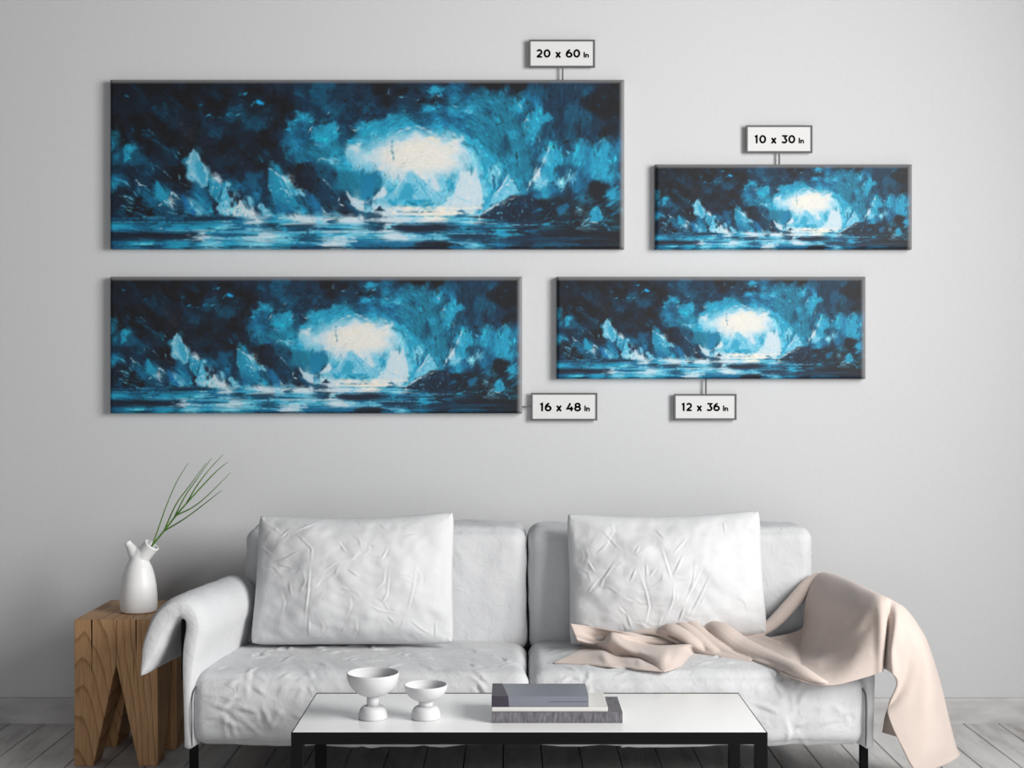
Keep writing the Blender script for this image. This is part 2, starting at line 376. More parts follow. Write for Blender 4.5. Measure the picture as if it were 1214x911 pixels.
    poly([(367,38),(375,34),(376,30),(382,32),(380,36),(371,39)], 'C'); poly([(374,14),(380,10),(390,11),(399,10),(392,15),(378,17)], 'C', .9); seg([(387,18),(389,20)], 1.5, 'W'); seg([(384,30),(386,27),(390,31)], 2.5, 'T')
    for p in ([(345,37),(350,39)], [(328,42),(332,45)], [(363,25),(366,23)], [(346,51),(348,53)], [(341,20),(347,21)], [(326,17),(333,18)]): seg(p, 1.3, 'L', .9)
    for r_, c_, a_ in ((.98, 'W', .35), (.8, 'W', .55), (.62, 'Y', .75)):
        t = np.linspace(0, 2 * np.pi, 22)[:-1]
        poly(list(zip(365 + 66 * r_ * np.cos(t) + 6 * np.sin(3 * t), 92 + 30 * r_ * np.sin(t) + 3 * np.cos(2 * t))), c_, a_, 9)
    seg([(328,74),(336,66),(346,60),(360,56),(372,58),(380,63),(388,68),(398,70)], 2.2, 'W', .8); seg([(340,76),(352,71),(364,69)], 1.6, 'W', .8); seg([(356,60),(368,62)], 2, 'L', .8); seg([(342,72),(349,71)], 2, 'L')
    seg([(375,70),(382,70),(389,74)], 4, (.95,.88,.76), .8, 2); seg([(350,84),(365,80)], 9, (.94,.9,.83), .6, 5); seg([(395,80),(404,86)], 8, (.94,.88,.78), .7, 5)
    seg([(334,71),(334,84),(335.5,93),(336,95)], 2.4, (.28,.55,.65), .95); seg([(331,72),(334,68),(340,65)], 1.2, (.45,.7,.78), .8)
    seg([(302,86),(312,80),(322,79)], 2, 'L', .8); seg([(296,95),(306,90),(316,86)], 2, 'W', .6); seg([(304,78),(314,66),(330,60)], 2, 'C', .8)
    # --- right side of the arch
    poly([(434,2),(440,6),(450,10),(462,11),(470,3)], 'K', .95); poly([(470,2),(475,10),(482,17),(492,12),(497,2)], 'K', .9)
    seg([(493,26),(495,31)], 2.8, 'K'); seg([(467,61),(467,64)], 2, 'K'); seg([(494,38),(492,44)], 1.6, 'N')
    for p in ([(421,38),(424,36),(428,39)], [(490,50),(493,47),(496,49)], [(484,29),(487,33)], [(496,56),(496,57)]): seg(p, 1.6, 'W')
    for p in ([(406,31),(413,33)], [(431,42),(440,42)], [(491,52),(492,59)], [(424,33),(430,36)], [(435,73),(437,77)], [(428,71),(430,73)]): seg(p, 1.4, 'L', .9)
    seg([(420,35),(432,40),(448,50)], 6, 'C', .35, 4); seg([(453,35),(461,48)], 2, 'D'); seg([(463,20),(470,36)], 2, 'D'); seg([(462,72),(466,90)], 6, 'D', .7, 2); seg([(470,72),(468,88)], 3, 'D', .7); seg([(448,57),(454,64)], 2.5, 'D', .7); seg([(485,50),(484,75)], 4, 'D', .5, 3)
    seg([(457,30),(466,45)], 3, 'C', .5, 2); seg([(478,50),(480,85)], 3, 'C', .35, 2); seg([(505,60),(500,95)], 3, 'T', .6)
    seg([(404,74),(414,78),(422,86),(427,95)], 2.4, 'W', .95); seg([(419,86),(420,98)], 3, 'W', .6, 2); seg([(430,75),(440,86),(448,100)], 5, 'L', .5, 4); seg([(412,60),(424,70),(434,80)], 3, 'C', .7, 2)
    poly([(498,38),(506,42),(509,50),(506,62),(499,74)], 'C', .85); poly([(511,46),(518,37),(523,44),(527,45),(520,50),(512,52)], 'C', .8); seg([(504,66),(508,68)], 2.4, 'W'); seg([(515,50),(510,55)], 3, 'C', .7)
    seg([(556,50),(555,69)], 2, 'K', .9); seg([(559,52),(558,68)], 1.4, 'D'); seg([(510,60),(520,64),(528,70)], 3, 'D', .5, 2)
    poly([(555,24),(562,34),(572,43),(586,48),(606,46),(606,8),(585,4),(574,14),(566,18)], 'K', .7, 4); poly([(583,60),(592,52),(602,55),(600,68),(585,66)], 'K', .6, 3); seg([(575,29),(580,31)], 1.4, 'D'); seg([(584,19),(585,22)], 2.4, 'D'); seg([(594,46),(602,44)], 3, 'D', .6)
    for p in ([(531,77),(534,78)], [(539,81),(543,82)], [(547,83),(549,86)], [(536,75),(544,73)]): seg(p, 2.4, 'K', .85)
    poly([(552,86),(560,78),(566,72),(575,78),(584,72),(590,76),(594,82),(604,80),(605,92),(598,112),(560,112),(552,100)], 'C', .4, 5); seg([(576,78),(581,73),(585,71),(590,75)], 1.6, 'L'); seg([(540,85),(545,88)], 2, 'L'); seg([(596,84),(603,80)], 1.4, 'C')
    seg([(520,79),(517,88),(513,98)], 1.8, 'W'); seg([(521,80),(524,90),(523,97)], 1.2, 'W', .8); seg([(513,94),(512,100)], 2.2, 'W'); poly([(521,82),(530,84),(534,100),(520,108),(514,104)], 'C', .7, 3)
    for k in range(5200):                                            # short dabs of the knife
        x, y = rng.rand() * (PW - 1), rng.rand() * 162
        c = img[int(y), int(x)]; lum = c.mean()
        if lum < .16 and rng.rand() < .6: continue
        if x < 290: a = .8 + rng.randn() * .45 if y > 90 else .5 + rng.randn() * .8
        elif x < 480: a = np.arctan2(y - 118, (x - 372) * .75) + np.pi / 2 + rng.randn() * .4
        else: a = (np.pi / 2 if y < 120 else -.6) + rng.randn() * .4
        l = 2 + rng.rand() * 5; f = 1 + rng.randn() * (.30 if lum < .7 else .045)
        if rng.rand() < .05 and .2 < lum < .75: f = 1.7
        if rng.rand() < .07 and .12 < lum < .45: f = .35
        seg([(x, y), (x + l * np.cos(a), y + l * np.sin(a))], .7 + rng.rand() * 1.1, np.clip(c * f + (.012 if f > 1 else 0), .05, .93), .8, .9)
    # --- ice shards, lower left
    for k in range(70):
        x, y = 4 + rng.rand() * 90, 112 + rng.rand() * 48
        l = 5 + rng.rand() * 12; a = .45 + rng.randn() * .15
        seg([(x, y), (x + l * np.cos(a), y + l * np.sin(a))], .8 + rng.rand() * 1.4, rng.choice(['K', 'K', 'n', 'N', 'D', 'B', 'C', 'L'], p=[.2,.12,.16,.14,.14,.12,.07,.05]), .85)
    seg([(5,135),(22,144),(42,153)], 4, 'K', .8); seg([(12,128),(30,140)], 3, 'K', .7); seg([(2,145),(14,152)], 5, 'K', .7); seg([(86,102),(84,120),(94,128)], 9, 'K', .8, 3); seg([(66,102),(78,112)], 3, 'n', .8)
    poly([(54,121),(57,121),(70,138),(66,143),(58,140),(54,130)], 'C', .9); seg([(34,126),(44,136),(58,148)], 5, 'B', .7, 2); seg([(6,117),(20,122)], 2.2, 'C'); seg([(50,100),(52,108)], 1.4, 'L'); seg([(55,102),(66,110),(73,117)], 1.2, 'L', .7)
    for p in ([(31,118),(36,124),(43,126)], [(72,138),(74,133),(77,136),(82,141)], [(64,143),(70,147),(75,152)], [(58,149),(62,147)], [(94,145),(99,148)], [(68,146),(69,142)]): seg(p, 2, 'W', .95)
    for p in ([(33,126),(36,134)], [(18,141),(24,145),(29,147)], [(28,132),(32,137)], [(20,154),(28,157)], [(82,112),(83,118)], [(90,134),(94,132)], [(66,156),(80,159)], [(40,162),(44,162)]): seg(p, 1.2, 'L', .9)
    seg([(87,138),(92,150),(99,158)], 8, (.08,.42,.66), .9, 2)
    poly([(99,83),(103,86),(108,94),(114,107),(117,118),(115,126),(110,130),(104,124),(97,116),(92,106),(92,96),(95,87)], 'L', .85, 1.4, ['W', 'C', 'B'], 26)
    poly([(101,100),(108,96),(114,110),(113,122),(108,122),(103,112)], 'C', .65, 2); seg([(99,83),(108,95),(115,112),(116,122)], 1.4, 'W'); seg([(94,96),(96,108),(104,120),(111,128)], 1.6, 'W', .9); seg([(98,86),(95,94)], 1.2, 'W', .8)
    poly([(100,117),(112,130),(118,146),(121,152),(112,158),(98,150),(94,134)], 'B', .6, 3); seg([(100,134),(108,143),(116,150)], 4, 'C', .8, 2); seg([(98,142),(106,151),(118,161)], 4, 'L', .6, 2); seg([(118,122),(116,132),(120,142)], 2, 'N', .8)
    poly([(117,119),(120,117),(131,123),(129,140),(130,146),(124,143),(118,132)], 'C', .85, 1.4, ['L', 'W', 'B'], 14); seg([(119,118),(131,123),(129,136)], 1.2, 'W', .8); seg([(117,130),(121,140)], 1.2, 'L')
    poly([(134,128),(138,121),(142,124),(140,135),(137,141),(132,141)], 'L', .85, 1.2, ['W', 'C'], 8); seg([(138,121),(142,125)], 1.4, 'W')
    seg([(140,128),(146,140),(144,150)], 7, 'n', .9, 2); seg([(120,142),(124,148),(122,153)], 6, 'n', .9, 2)
    poly([(125,153),(131,144),(138,141),(142,152),(144,158),(140,161),(130,159)], 'L', .9, 1.4, ['W', 'C', 'W'], 26)
    poly([(145,158),(147,151),(151,149),(155,142),(158,147),(161,152),(171,160),(165,162),(147,162)], 'W', .9, 1.2, ['L', 'C', 'Y'], 26)
    poly([(160,110),(164,108),(172,113),(176,122),(170,132),(163,126)], 'B', .6, 3); seg([(145,124),(160,132)], 5, 'B', .5, 3); seg([(168,138),(178,142),(170,146)], 5, 'B', .6, 3); seg([(150,133),(160,138),(166,152)], 5, 'N', .7, 3)
    poly([(175,150),(178,146),(183,148),(190,156),(196,162),(182,161)], 'L', .8, 1.5, ['W', 'W', 'B'], 18)
    poly([(187,105),(190,106),(197,111),(205,117),(213,130),(217,139),(224,150),(206,156),(194,144),(188,128)], 'C', .75, 1.8, ['L', 'B', 'W'], 18); seg([(188,105),(197,111),(204,116)], 1.5, 'W'); seg([(204,115),(209,122),(216,136)], 2.4, 'W'); seg([(206,129),(216,140)], 1.6, 'W', .9); seg([(200,116),(206,128)], 2, 'L', .8)
    poly([(196,140),(208,148),(222,152),(216,158),(196,156)], 'B', .7, 3); seg([(212,150),(222,157)], 3, 'C', .8)
    seg([(212,108),(224,122),(234,130)], 16, 'K', .75, 5); seg([(232,132),(240,142),(250,156)], 7, (.09,.45,.66), .85, 2); seg([(222,132),(232,150),(242,158)], 2, 'N', .8)
    poly([(246,115),(250,114),(262,130),(270,138),(273,146),(286,158),(256,158),(250,148),(246,138),(241,130)], 'N', .7, 2, ['D', 'n', 'B', 'K'], 26)
    seg([(249,115),(256,122),(262,130)], 1.2, 'W', .8); seg([(247,116),(246,126)], 3, 'K'); seg([(238,127),(247,132)], 3, 'K', .9); seg([(262,132),(270,140)], 2.5, 'K', .8); seg([(258,150),(268,155),(285,158)], 2.8, 'K')
    for p in ([(250,151),(254,157)], [(271,140),(271,145)], [(272,147),(277,149)]): seg(p, 1.8, 'W')
    poly([(279,131),(281,132),(287,139),(301,142),(301,156),(292,154),(286,148)], 'W', .9, 1.4); seg([(288,147),(300,148)], 1, 'L'); seg([(272,138),(284,150),(294,156)], 4, 'B', .7, 2)
    poly([(272,112),(290,110),(300,108),(316,110),(324,122),(320,130),(308,138),(301,143),(288,138),(280,130),(272,134),(264,128)], 'T', .55, 5); poly([(300,112),(316,114),(312,132),(303,142),(296,140)], (.08,.5,.68), .6, 4)
    # --- the far peak, the white berg and the right bank
    poly([(357,107),(365,114),(378,127),(394,142),(325,143),(335,132),(343,122)], 'L', .85, 2, ['W', 'C', 'L'], 50); poly([(349,124),(356,122),(362,134),(358,142),(340,142),(343,134)], 'C', .75, 2.5)
    for p in ([(356,108),(346,120),(334,140)], [(374,125),(383,133),(392,141)], [(370,128),(382,140)], [(357,108),(366,116)], [(358,136),(366,142)], [(350,112),(341,124)]): seg(p, 1.4, 'W', .85)
    for p in ([(360,114),(364,122)], [(366,122),(378,138)], [(340,124),(326,140)], [(383,130),(392,140)], [(328,120),(336,126)]): seg(p, 1.6, 'C', .8)
    poly([(320,132),(322,127),(326,129),(330,133),(323,140),(311,143),(314,136)], 'W', .9); seg([(302,146),(310,141)], 2, 'W', .8)
    poly([(396,145),(405,137),(411,126),(414,118),(421,115),(428,116),(432,106),(437,118),(442,135),(440,150),(430,157),(398,158)], 'W', .9, 2.4, ['W', 'Y', 'L'], 40); seg([(432,104),(434,112)], 1.6, 'W'); seg([(401,130),(408,122)], 5, 'C', .8, 2); seg([(410,138),(428,146)], 2, 'L', .6)
    seg([(448,104),(450,116),(453,130)], 2.2, 'L'); seg([(456,112),(458,128)], 2, 'L', .8); seg([(459,103),(461,108)], 1.8, 'L'); seg([(453,112),(455,130)], 2.4, 'D', .9); seg([(442,120),(444,140)], 4, 'L', .6, 2); seg([(441,143),(442,147)], 1.6, 'W')
    poly([(471,112),(473,113),(478,124),(487,133),(470,138),(455,147),(448,148),(452,140),(462,128)], 'L', .85, 1.6, ['W', 'C', 'L'], 22); seg([(471,112),(465,124),(453,139)], 1.8, 'W'); seg([(462,126),(456,142)], 1.4, 'W', .8)
    poly([(438,164),(446,155),(455,148),(475,139),(490,136),(500,139),(512,143),(512,167),(455,167)], 'n', .8, 2.5, ['D', 'B', 'L', 'K', 'D', 'N'], 70); seg([(443,158),(455,149),(470,144)], 3, 'W', .9, 2); seg([(470,143),(486,136)], 2, 'W'); seg([(476,140),(484,137)], 1.8, 'K'); seg([(471,150),(474,146)], 2.2, 'L'); seg([(488,144),(494,150)], 4, 'B', .8, 2)
    poly([(408,163),(412,155),(416,153),(420,156),(421,163)], 'B', 1, 1.2, ['C', 'D'], 6); seg([(421,162),(432,163),(444,164)], 2, 'K', .9); seg([(436,158),(440,154)], 3, 'C', .8)
    seg([(511,102),(507,111),(500,119)], 3.2, 'W'); seg([(499,118),(496,126),(494,132)], 2.4, 'W'); poly([(500,128),(505,117),(512,114),(521,118),(514,126),(505,129)], 'L', .7, 2, ['C', 'W'], 8); poly([(509,104),(516,104),(520,114),(512,120)], 'C', .6, 2); seg([(531,117),(532,128)], 2.4, 'L', .8); seg([(545,107),(541,120),(535,132)], 2.2, 'L', .8); seg([(543,122),(538,138)], 5, 'N', .7, 2)
    poly([(505,143),(520,140),(540,139),(560,143),(566,124),(570,119),(580,122),(591,126),(585,138),(598,146),(607,150),(607,186),(520,186),(500,176),(510,160)], 'K', .55, 4, ['N', 'n', 'D', 'K', 'n'], 120)
    poly([(566,125),(570,119),(580,122),(590,126),(582,142),(568,140)], 'K', .7, 2)
    for k in range(60):
        x, y = 506 + rng.rand() * 90, 140 + rng.rand() * 34
        l = 3 + rng.rand() * 7; a = -.6 + rng.randn() * .3
        seg([(x, y), (x + l * np.cos(a), y + l * np.sin(a))], .8 + rng.rand() * 1.2, rng.choice(['D', 'B', 'N', 'C', 'K', 'K', 'K']), .8)
    poly([(529,153),(534,148),(541,145),(544,150),(538,156),(533,160),(530,160)], 'B', .8, 2); seg([(553,151),(558,155)], 2.4, 'L'); seg([(554,142),(564,144)], 4, 'B', .7, 2); seg([(500,157),(512,153)], 2.6, 'B', .9)
    seg([(584,139),(591,134),(601,127)], 4, 'C', .85); seg([(586,152),(593,147),(602,141)], 3.2, 'C', .9); seg([(593,162),(606,150)], 2.4, 'B', .9); seg([(598,120),(606,128)], 3, 'D')
    poly([(568,157),(572,152),(576,149),(580,154),(585,166),(577,169),(569,168)], 'C', .95, 1.2, ['B', 'L'], 6); seg([(576,150),(579,166)], 1, 'B'); seg([(557,174),(562,168),(567,164)], 1.8, 'L'); seg([(551,176),(560,174),(568,171)], 1.6, 'L', .8); seg([(584,170),(591,178)], 3, 'B'); seg([(587,171),(591,178)], 1, 'L'); seg([(568,168),(578,170)], 1, 'W')
    # --- the water
    Hs = [(0,100,164.5,'B',3),(0,100,168.5,'C',2.4),(56,62,176.3,'W',1.6),(62,100,178,'L',1.3),(30,46,178,'L',1),(0,60,181,'n',2.6),(0,98,184.6,'n',3),(20,88,184,'K',1.6),(90,96,184,'W',1.5),(76,104,190,'L',1.6),(0,40,189,'N',2.5),(28,62,194,'L',1.4),(0,70,197.5,'N',2.4),(80,100,193,'C',2),(40,80,174,'D',2),(70,96,171.5,'C',1.4),
      (92,150,164,'N',2.4),(100,160,168.6,'C',2.2),(140,196,173,'B',4),(158,188,169,'W',2.4),(166,200,171.5,'N',1.4),(186,202,172.6,'K',1.8),(98,125,178.6,'W',1.4),(120,200,180,'L',1.6),(135,175,184.4,'N',2),(100,140,184.4,'D',2),(112,200,188.5,'L',3.2),(150,186,187,'W',2),(98,112,190,'W',1.5),(120,140,193,'W',1.6),(188,204,192.5,'L',1.4),(100,200,197.8,'D',3),(132,144,167.6,'W',1.2),(136,150,172,'L',1),
      (200,305,164,'W',3.2),(200,226,168.8,'C',2.4),(200,240,173,'N',3),(210,238,175.5,'D',2.4),(240,262,173,'L',2.4),(262,300,171,'L',2),(238,302,177,'N',1.8),(200,245,180.5,'L',2.4),(240,300,180,'W',2.4),(208,258,187,'D',3.6),(214,256,190.5,'N',1.6),(200,250,193,'L',2),(254,290,187.5,'W',4),(262,292,191,'W',3.4),(252,282,193.4,'W',1.6),(285,300,194,'B',3),(200,300,198.5,'N',3.2),(286,300,168,'W',3),
      (300,345,155,'W',4),(340,440,152,'Y',4),(350,430,158,'Y',5),(340,390,156.6,'D',1.2),(330,400,161.5,'C',1.6),(300,316,158.6,'D',3),(300,330,166,'W',4),(335,410,167,'W',2),(335,405,170,'B',2.6),(334,412,174,'n',4.4),(350,410,177,'n',2.4),(300,322,175.8,'N',2.6),(300,340,181,'W',2.4),(325,368,185,'W',3.2),(318,350,188,'W',2.4),(360,405,182,'D',2.4),(366,400,187,'L',2.6),(300,362,192.6,'B',4),(300,330,188.6,'D',1.4),(362,412,195,'K',5),(300,380,198.8,'K',2),(310,322,187,'D',1.4),
      (400,470,166.5,'C',2.6),(400,430,164.4,'L',1.6),(400,455,173,'B',2.4),(405,456,177,'N',3.4),(400,450,182,'L',1.3),(420,456,187,'N',3),(400,450,190,'D',2),(440,470,170,'L',1.4),(466,505,172,'L',1.2),(456,505,176,'n',4),(452,480,178,'C',2.4),(466,492,183,'C',3),(485,515,182,'K',3),(440,520,190,'N',4),(446,472,194.8,'C',1.4),(470,606,198,'K',4),(540,606,192,'K',5),(500,570,188,'D',1.4),(500,552,191,'N',2),(502,556,195,'B',1.5),(590,606,195,'D',1.2),(500,520,172,'C',2),(518,536,172.6,'B',1.8),(540,600,182,'K',4),(500,540,180,'n',4)]
    for a, b, v, c, w in Hs:
        t = np.linspace(0, 1, 5); o = rng.randn() * .5
        seg([(a + (b - a) * q, v + o * np.sin(q * 3.1)) for q in t], w, c, .88, 1.1)
    seg([(400,191),(415,194),(428,198),(440,200)], 1.8, 'L', .9); seg([(512,171),(520,170),(528,166)], 2.2, 'C', .9); poly([(313,156),(319,150),(326,156)], 'N', .95); seg([(316,154),(319,151)], 1, 'K')
    for k in range(240):
        x, y = rng.rand() * PW, 162 + rng.rand() * 38
        c = img[int(y), int(x)]; l = 6 + rng.rand() * 22
        seg([(x, y), (x + l, y + rng.randn() * .5)], .7 + rng.rand() * .7, np.clip(c * (1 + rng.randn() * .3), 0, .93), .7, .9)
    img *= (1 + .02 * rng.randn(PH, PW))[..., None]
    return np.clip(img, .03, .95)
# ---------------------------------------------------------------- the room
struct(box('wall_back', -4.2, 4.2, 0, .12, 0, 3.7, M['wall'], None, 0))
bm = bmesh.new()
bm_box(bm, -4.2, 4.2, -6.2, .0, -.06, -.014)
for f in bm.faces: f.material_index = 1
PIT, X0 = .1305, -.943
for k in range(-25, 40):
    a = X0 + k * PIT
    if a + PIT < -4.2 or a > 4.2: continue
    vs = bm_box(bm, a + .0022, a + PIT - .0022, -6.2, .0, -.02, 0)
    ed = {e for v in vs for e in v.link_edges}
    bmesh.ops.bevel(bm, geom=list(ed), offset=.0015, segments=1, affect='EDGES')
struct(from_bm('floor', bm, [M['planks'], M['gap']]))
bm = bmesh.new()
pr = [(0, .0), (-.017, .0), (-.017, .082), (-.012, .093), (0, .093)]
vs = [[bm.verts.new((x, y, z)) for y, z in pr] for x in (-4.2, 4.2)]
for k in range(5): bm.faces.new([vs[0][k], vs[0][(k + 1) % 5], vs[1][(k + 1) % 5], vs[1][k]])
bm.faces.new(vs[0]); bm.faces.new(vs[1])
struct(from_bm('baseboard_back', bm, M['base']))

# ---------------------------------------------------------------- canvas paintings
IMG = make_painting()
def canvas_mat():
    m, nt, b = mat('painted_canvas', (.5, .5, .5), .55, .3)
    a = nt.nodes.new('ShaderNodeVertexColor'); a.layer_name = 'paint'; nt.links.new(a.outputs[0], b.inputs['Base Color'])
    v = coords(nt); n = node(nt, 'ShaderNodeTexNoise', Scale=260, Detail=3); nt.links.new(v, n.inputs['Vector']); bump(nt, b, n.outputs[0], .25, .0012)
    return m
M['canvas'] = canvas_mat()
PAINT_GAIN = 0.94
def canvas(px0, py0, px1, py1, label):
    d, back = 4.962, 4.9985
    a, b = P(px0, py1, d), P(px1, py0, d)
    W, H = b.x - a.x, b.z - a.z; s = FPX / d
    nx, ny = int(W * s * 1.0), int(H * s * 1.0); R = .012; dep = back - d
    arc = [(R * (1 - math.sin(t)), R * (1 - math.cos(t))) for t in np.linspace(math.pi / 2, 0, 6)]  # (inset, depth)
    ins = [(0, dep), (0, R)] + [(R * (1 - math.sin(t)), R * (1 - math.cos(t))) for t in (1.25, .9, .6, .3)]
    ins = [(0.0, dep), (0.0, R)] + [(R * (1 - math.cos(t)), R * (1 - math.sin(t))) for t in (.35, .7, 1.05, 1.35)]
    lo = [i for i, _ in ins]; dl = [q for _, q in ins]
    def axis(L, n):
        mid = np.linspace(R, L - R, n)
        return np.concatenate([lo, mid, L - np.array(lo[::-1])]), np.concatenate([dl, np.zeros(n), dl[::-1]])
    xs, dx = axis(W, nx); zs, dz = axis(H, ny)
    Xg, Zg = np.meshgrid(xs, zs); Dg = np.maximum(*np.meshgrid(dx, dz))
    V = np.stack([Xg - W / 2, Dg, Zg - H / 2], -1).reshape(-1, 3)
    nX, nZ = len(xs), len(zs)
    i = np.arange((nZ - 1) * nX).reshape(nZ - 1, nX)[:, :-1].ravel()
    F = np.stack([i, i + 1, i + nX + 1, i + nX], -1)
    me = bpy.data.meshes.new('canvas_painting'); me.from_pydata(V.tolist(), [], F.tolist()); me.update()
    U = np.clip(Xg / W * (PW - 1), 0, PW - 1.001); Vv = np.clip((1 - Zg / H) * (PH - 1), 0, PH - 1.001)
    x, y = U.astype(int), Vv.astype(int); fx, fy = (U - x)[..., None], (Vv - y)[..., None]
    x1, y1 = np.minimum(x + 1, PW - 1), np.minimum(y + 1, PH - 1)
    c = (IMG[y, x] * (1 - fx) + IMG[y, x1] * fx) * (1 - fy) + (IMG[y1, x] * (1 - fx) + IMG[y1, x1] * fx) * fy
    c = np.where(c < .04045, c / 12.92, ((c + .055) / 1.055) ** 2.4)
    c = np.clip(c * PAINT_GAIN, 0, .92)
    # lit bevel put into the colour: grey fade along the top and right edges
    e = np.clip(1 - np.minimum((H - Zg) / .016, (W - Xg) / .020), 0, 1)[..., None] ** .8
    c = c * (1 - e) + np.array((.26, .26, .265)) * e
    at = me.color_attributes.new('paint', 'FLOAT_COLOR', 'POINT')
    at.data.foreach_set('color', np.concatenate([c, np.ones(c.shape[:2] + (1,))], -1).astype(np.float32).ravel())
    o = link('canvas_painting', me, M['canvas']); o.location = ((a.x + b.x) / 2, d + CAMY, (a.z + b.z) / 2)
    return tag(o, label, 'painting', 'blue ice cave canvases on the wall')
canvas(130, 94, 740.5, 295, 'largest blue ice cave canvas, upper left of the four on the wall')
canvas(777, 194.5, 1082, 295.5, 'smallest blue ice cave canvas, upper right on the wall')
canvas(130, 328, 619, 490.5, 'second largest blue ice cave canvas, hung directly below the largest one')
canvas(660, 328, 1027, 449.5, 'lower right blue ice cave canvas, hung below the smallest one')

# ---------------------------------------------------------------- size plaques
def ell(cx, cy, rx, ry, a0=0, a1=360, n=22): return [(cx + rx * math.cos(math.radians(a0 + (a1 - a0) * k / n)), cy + ry * math.sin(math.radians(a0 + (a1 - a0) * k / n))) for k in range(n + 1)]
GL = {  # strokes in units of the cap height, advance
 '0': ([ell(.42, .5, .31, .40)], .86), '1': ([[(.06, .80), (.28, .90), (.28, 0)]], .50),
 '2': ([ell(.36, .66, .26, .25, 160, -35) + [(.10, .09), (.10, .09)], [(.06, .095), (.68, .095)]], .78),
 '3': ([[(.10, .90), (.62, .90), (.36, .60)], ell(.34, .33, .29, .24, 80, -150)], .76),
 '4': ([[(.46, .95), (.10, .30), (.78, .30)], [(.58, .56), (.58, 0)]], .84),
 '6': ([ell(.41, .34, .30, .25), ell(.62, .36, .51, .56, 182, 98)], .82),
 '8': ([ell(.40, .71, .25, .20), ell(.40, .30, .30, .22)], .82),
 'x': ([[(.05, 0), (.55, .66)], [(.55, 0), (.05, .66)]], .62), 'I': ([[(.12, 0), (.12, 1)]], .30),
 'n': ([[(.12, 0), (.12, .66)], [(.12, .38)] + ell(.33, .36, .21, .20, 170, 0, 8) + [(.54, 0)]], .68), ' ': ([], .42)}
def lettering(text, small, x_start, x_end, base, cap, cap2, y, parent):
    bm = bmesh.new()
    def run(t, cp, x, ls):
        for ch in t:
            st, adv = GL[ch]
            for pl in st:
                w_ = .22 * cp / 2 * (1.05 if ch in 'In' else 1)
                pts = [Vector((x + p[0] * cp, base + p[1] * cp)) for p in pl]
                pts = [p for k, p in enumerate(pts) if k == 0 or (p - pts[k - 1]).length > 1e-6]
                closed = (pts[0] - pts[-1]).length < 1e-4 and len(pts) > 4
                L, Rr = [], []
                for k, p in enumerate(pts):
                    q0 = pts[k - 1] if k else (pts[-2] if closed else None); q1 = pts[k + 1] if k < len(pts) - 1 else (pts[1] if closed else None)
                    d0 = (p - q0).normalized() if q0 is not None else None; d1 = (q1 - p).normalized() if q1 is not None else None
                    t_ = (d0 or d1) if (d0 is None or d1 is None) else (d0 + d1).normalized()
                    n_ = Vector((-t_.y, t_.x)); f = 1 / max(.5, n_.dot(Vector((-(d1 or d0).y, (d1 or d0).x))))
                    L.append(p + n_ * w_ * f); Rr.append(p - n_ * w_ * f)
                for lv in (y,):
                    a = [bm.verts.new((p.x, lv, p.y)) for p in L]; b_ = [bm.verts.new((p.x, lv, p.y)) for p in Rr]
                    for k in range(len(pts) - 1): bm.faces.new([a[k], b_[k], b_[k + 1], a[k + 1]])
            x += adv * cp + ls
        return x
    n = sum(GL[c][1] for c in text) * cap; n2 = .32 * cap + sum(GL[c][1] for c in small) * cap2
    ls = ((x_end - x_start) - n - n2) / (len(text) + 1)
    x = run(text, cap, x_start, ls); run(small, cap2, x + .30 * cap, 0)
    bmesh.ops.solidify(bm, geom=bm.faces[:], thickness=.0008)
    return from_bm('lettering', bm, M['ink'], parent)
def plaque(r, text, tx, line, label):
    d = 4.979; s = FPX / d; x0, y0, x1, y1 = r
    a, b = P(x0, y1, d), P(x1, y0, d)
    t = thing('size_plaque', label, 'sign', ((a.x + b.x) / 2, 0, (a.z + b.z) / 2), 'size plaques beside the canvases')
    o = Vector(t.location); W, H = (b.x - a.x) / 2, (b.z - a.z) / 2; yf = d + CAMY; e = 2.1 / s
    box('card', -W + .001, W - .001, yf + .002, yf + .008, -H + .001, H - .001, M['plaque'], t, .0005, 1)
    bm = bmesh.new()
    for q in ((-W, W, H - e, H), (-W, W, -H, -H + e), (-W, -W + e, -H + e, H - e), (W - e, W, -H + e, H - e)): bm_box(bm, q[0], q[1], yf, yf + .0085, q[2], q[3])
    from_bm('border', bm, M['rim'], t)
    box('standoff', -W * .3, W * .3, yf + .008, 0, -H * .3, H * .3, M['rim'], t, .001, 1)
    l0, l1 = P(line[0], line[1], d), P(line[2], line[3], d); hw = .0028
    box('pointer', min(l0.x, l1.x) - o.x - (hw if abs(l0.x - l1.x) < .001 else 0), max(l0.x, l1.x) - o.x + (hw if abs(l0.x - l1.x) < .001 else 0), yf + .002, yf + .006,
        min(l0.z, l1.z) - o.z - (hw if abs(l0.z - l1.z) < .001 else 0), max(l0.z, l1.z) - o.z + (hw if abs(l0.z - l1.z) < .001 else 0), M['rim'], t, 0)
    base = P(0, tx[2], d).z - o.z
    lettering(text, 'In', P(tx[0], 0, d).x - o.x, P(tx[1], 0, d).x - o.x, base, tx[3] / s, tx[4] / s, yf + .0012, t)
plaque((627, 47, 705.5, 80), '20 x 60', (636, 699.5, 68.2, 9.8, 6.6), (667, 80, 667, 94.5), 'grey bordered plaque reading 20 x 60 In above the largest canvas')
plaque((884.5, 148.5, 963.3, 181.3), '10 x 30', (894.5, 954.5, 170, 9.8, 6.6), (924, 181, 924, 195), 'grey bordered plaque reading 10 x 30 In above the smallest canvas')
plaque((629.5, 466, 708.2, 498.8), '16 x 48', (640, 700.5, 487.8, 10, 6.8), (619, 482.6, 630, 482.6), 'grey bordered plaque reading 16 x 48 In right of the lower left canvas')
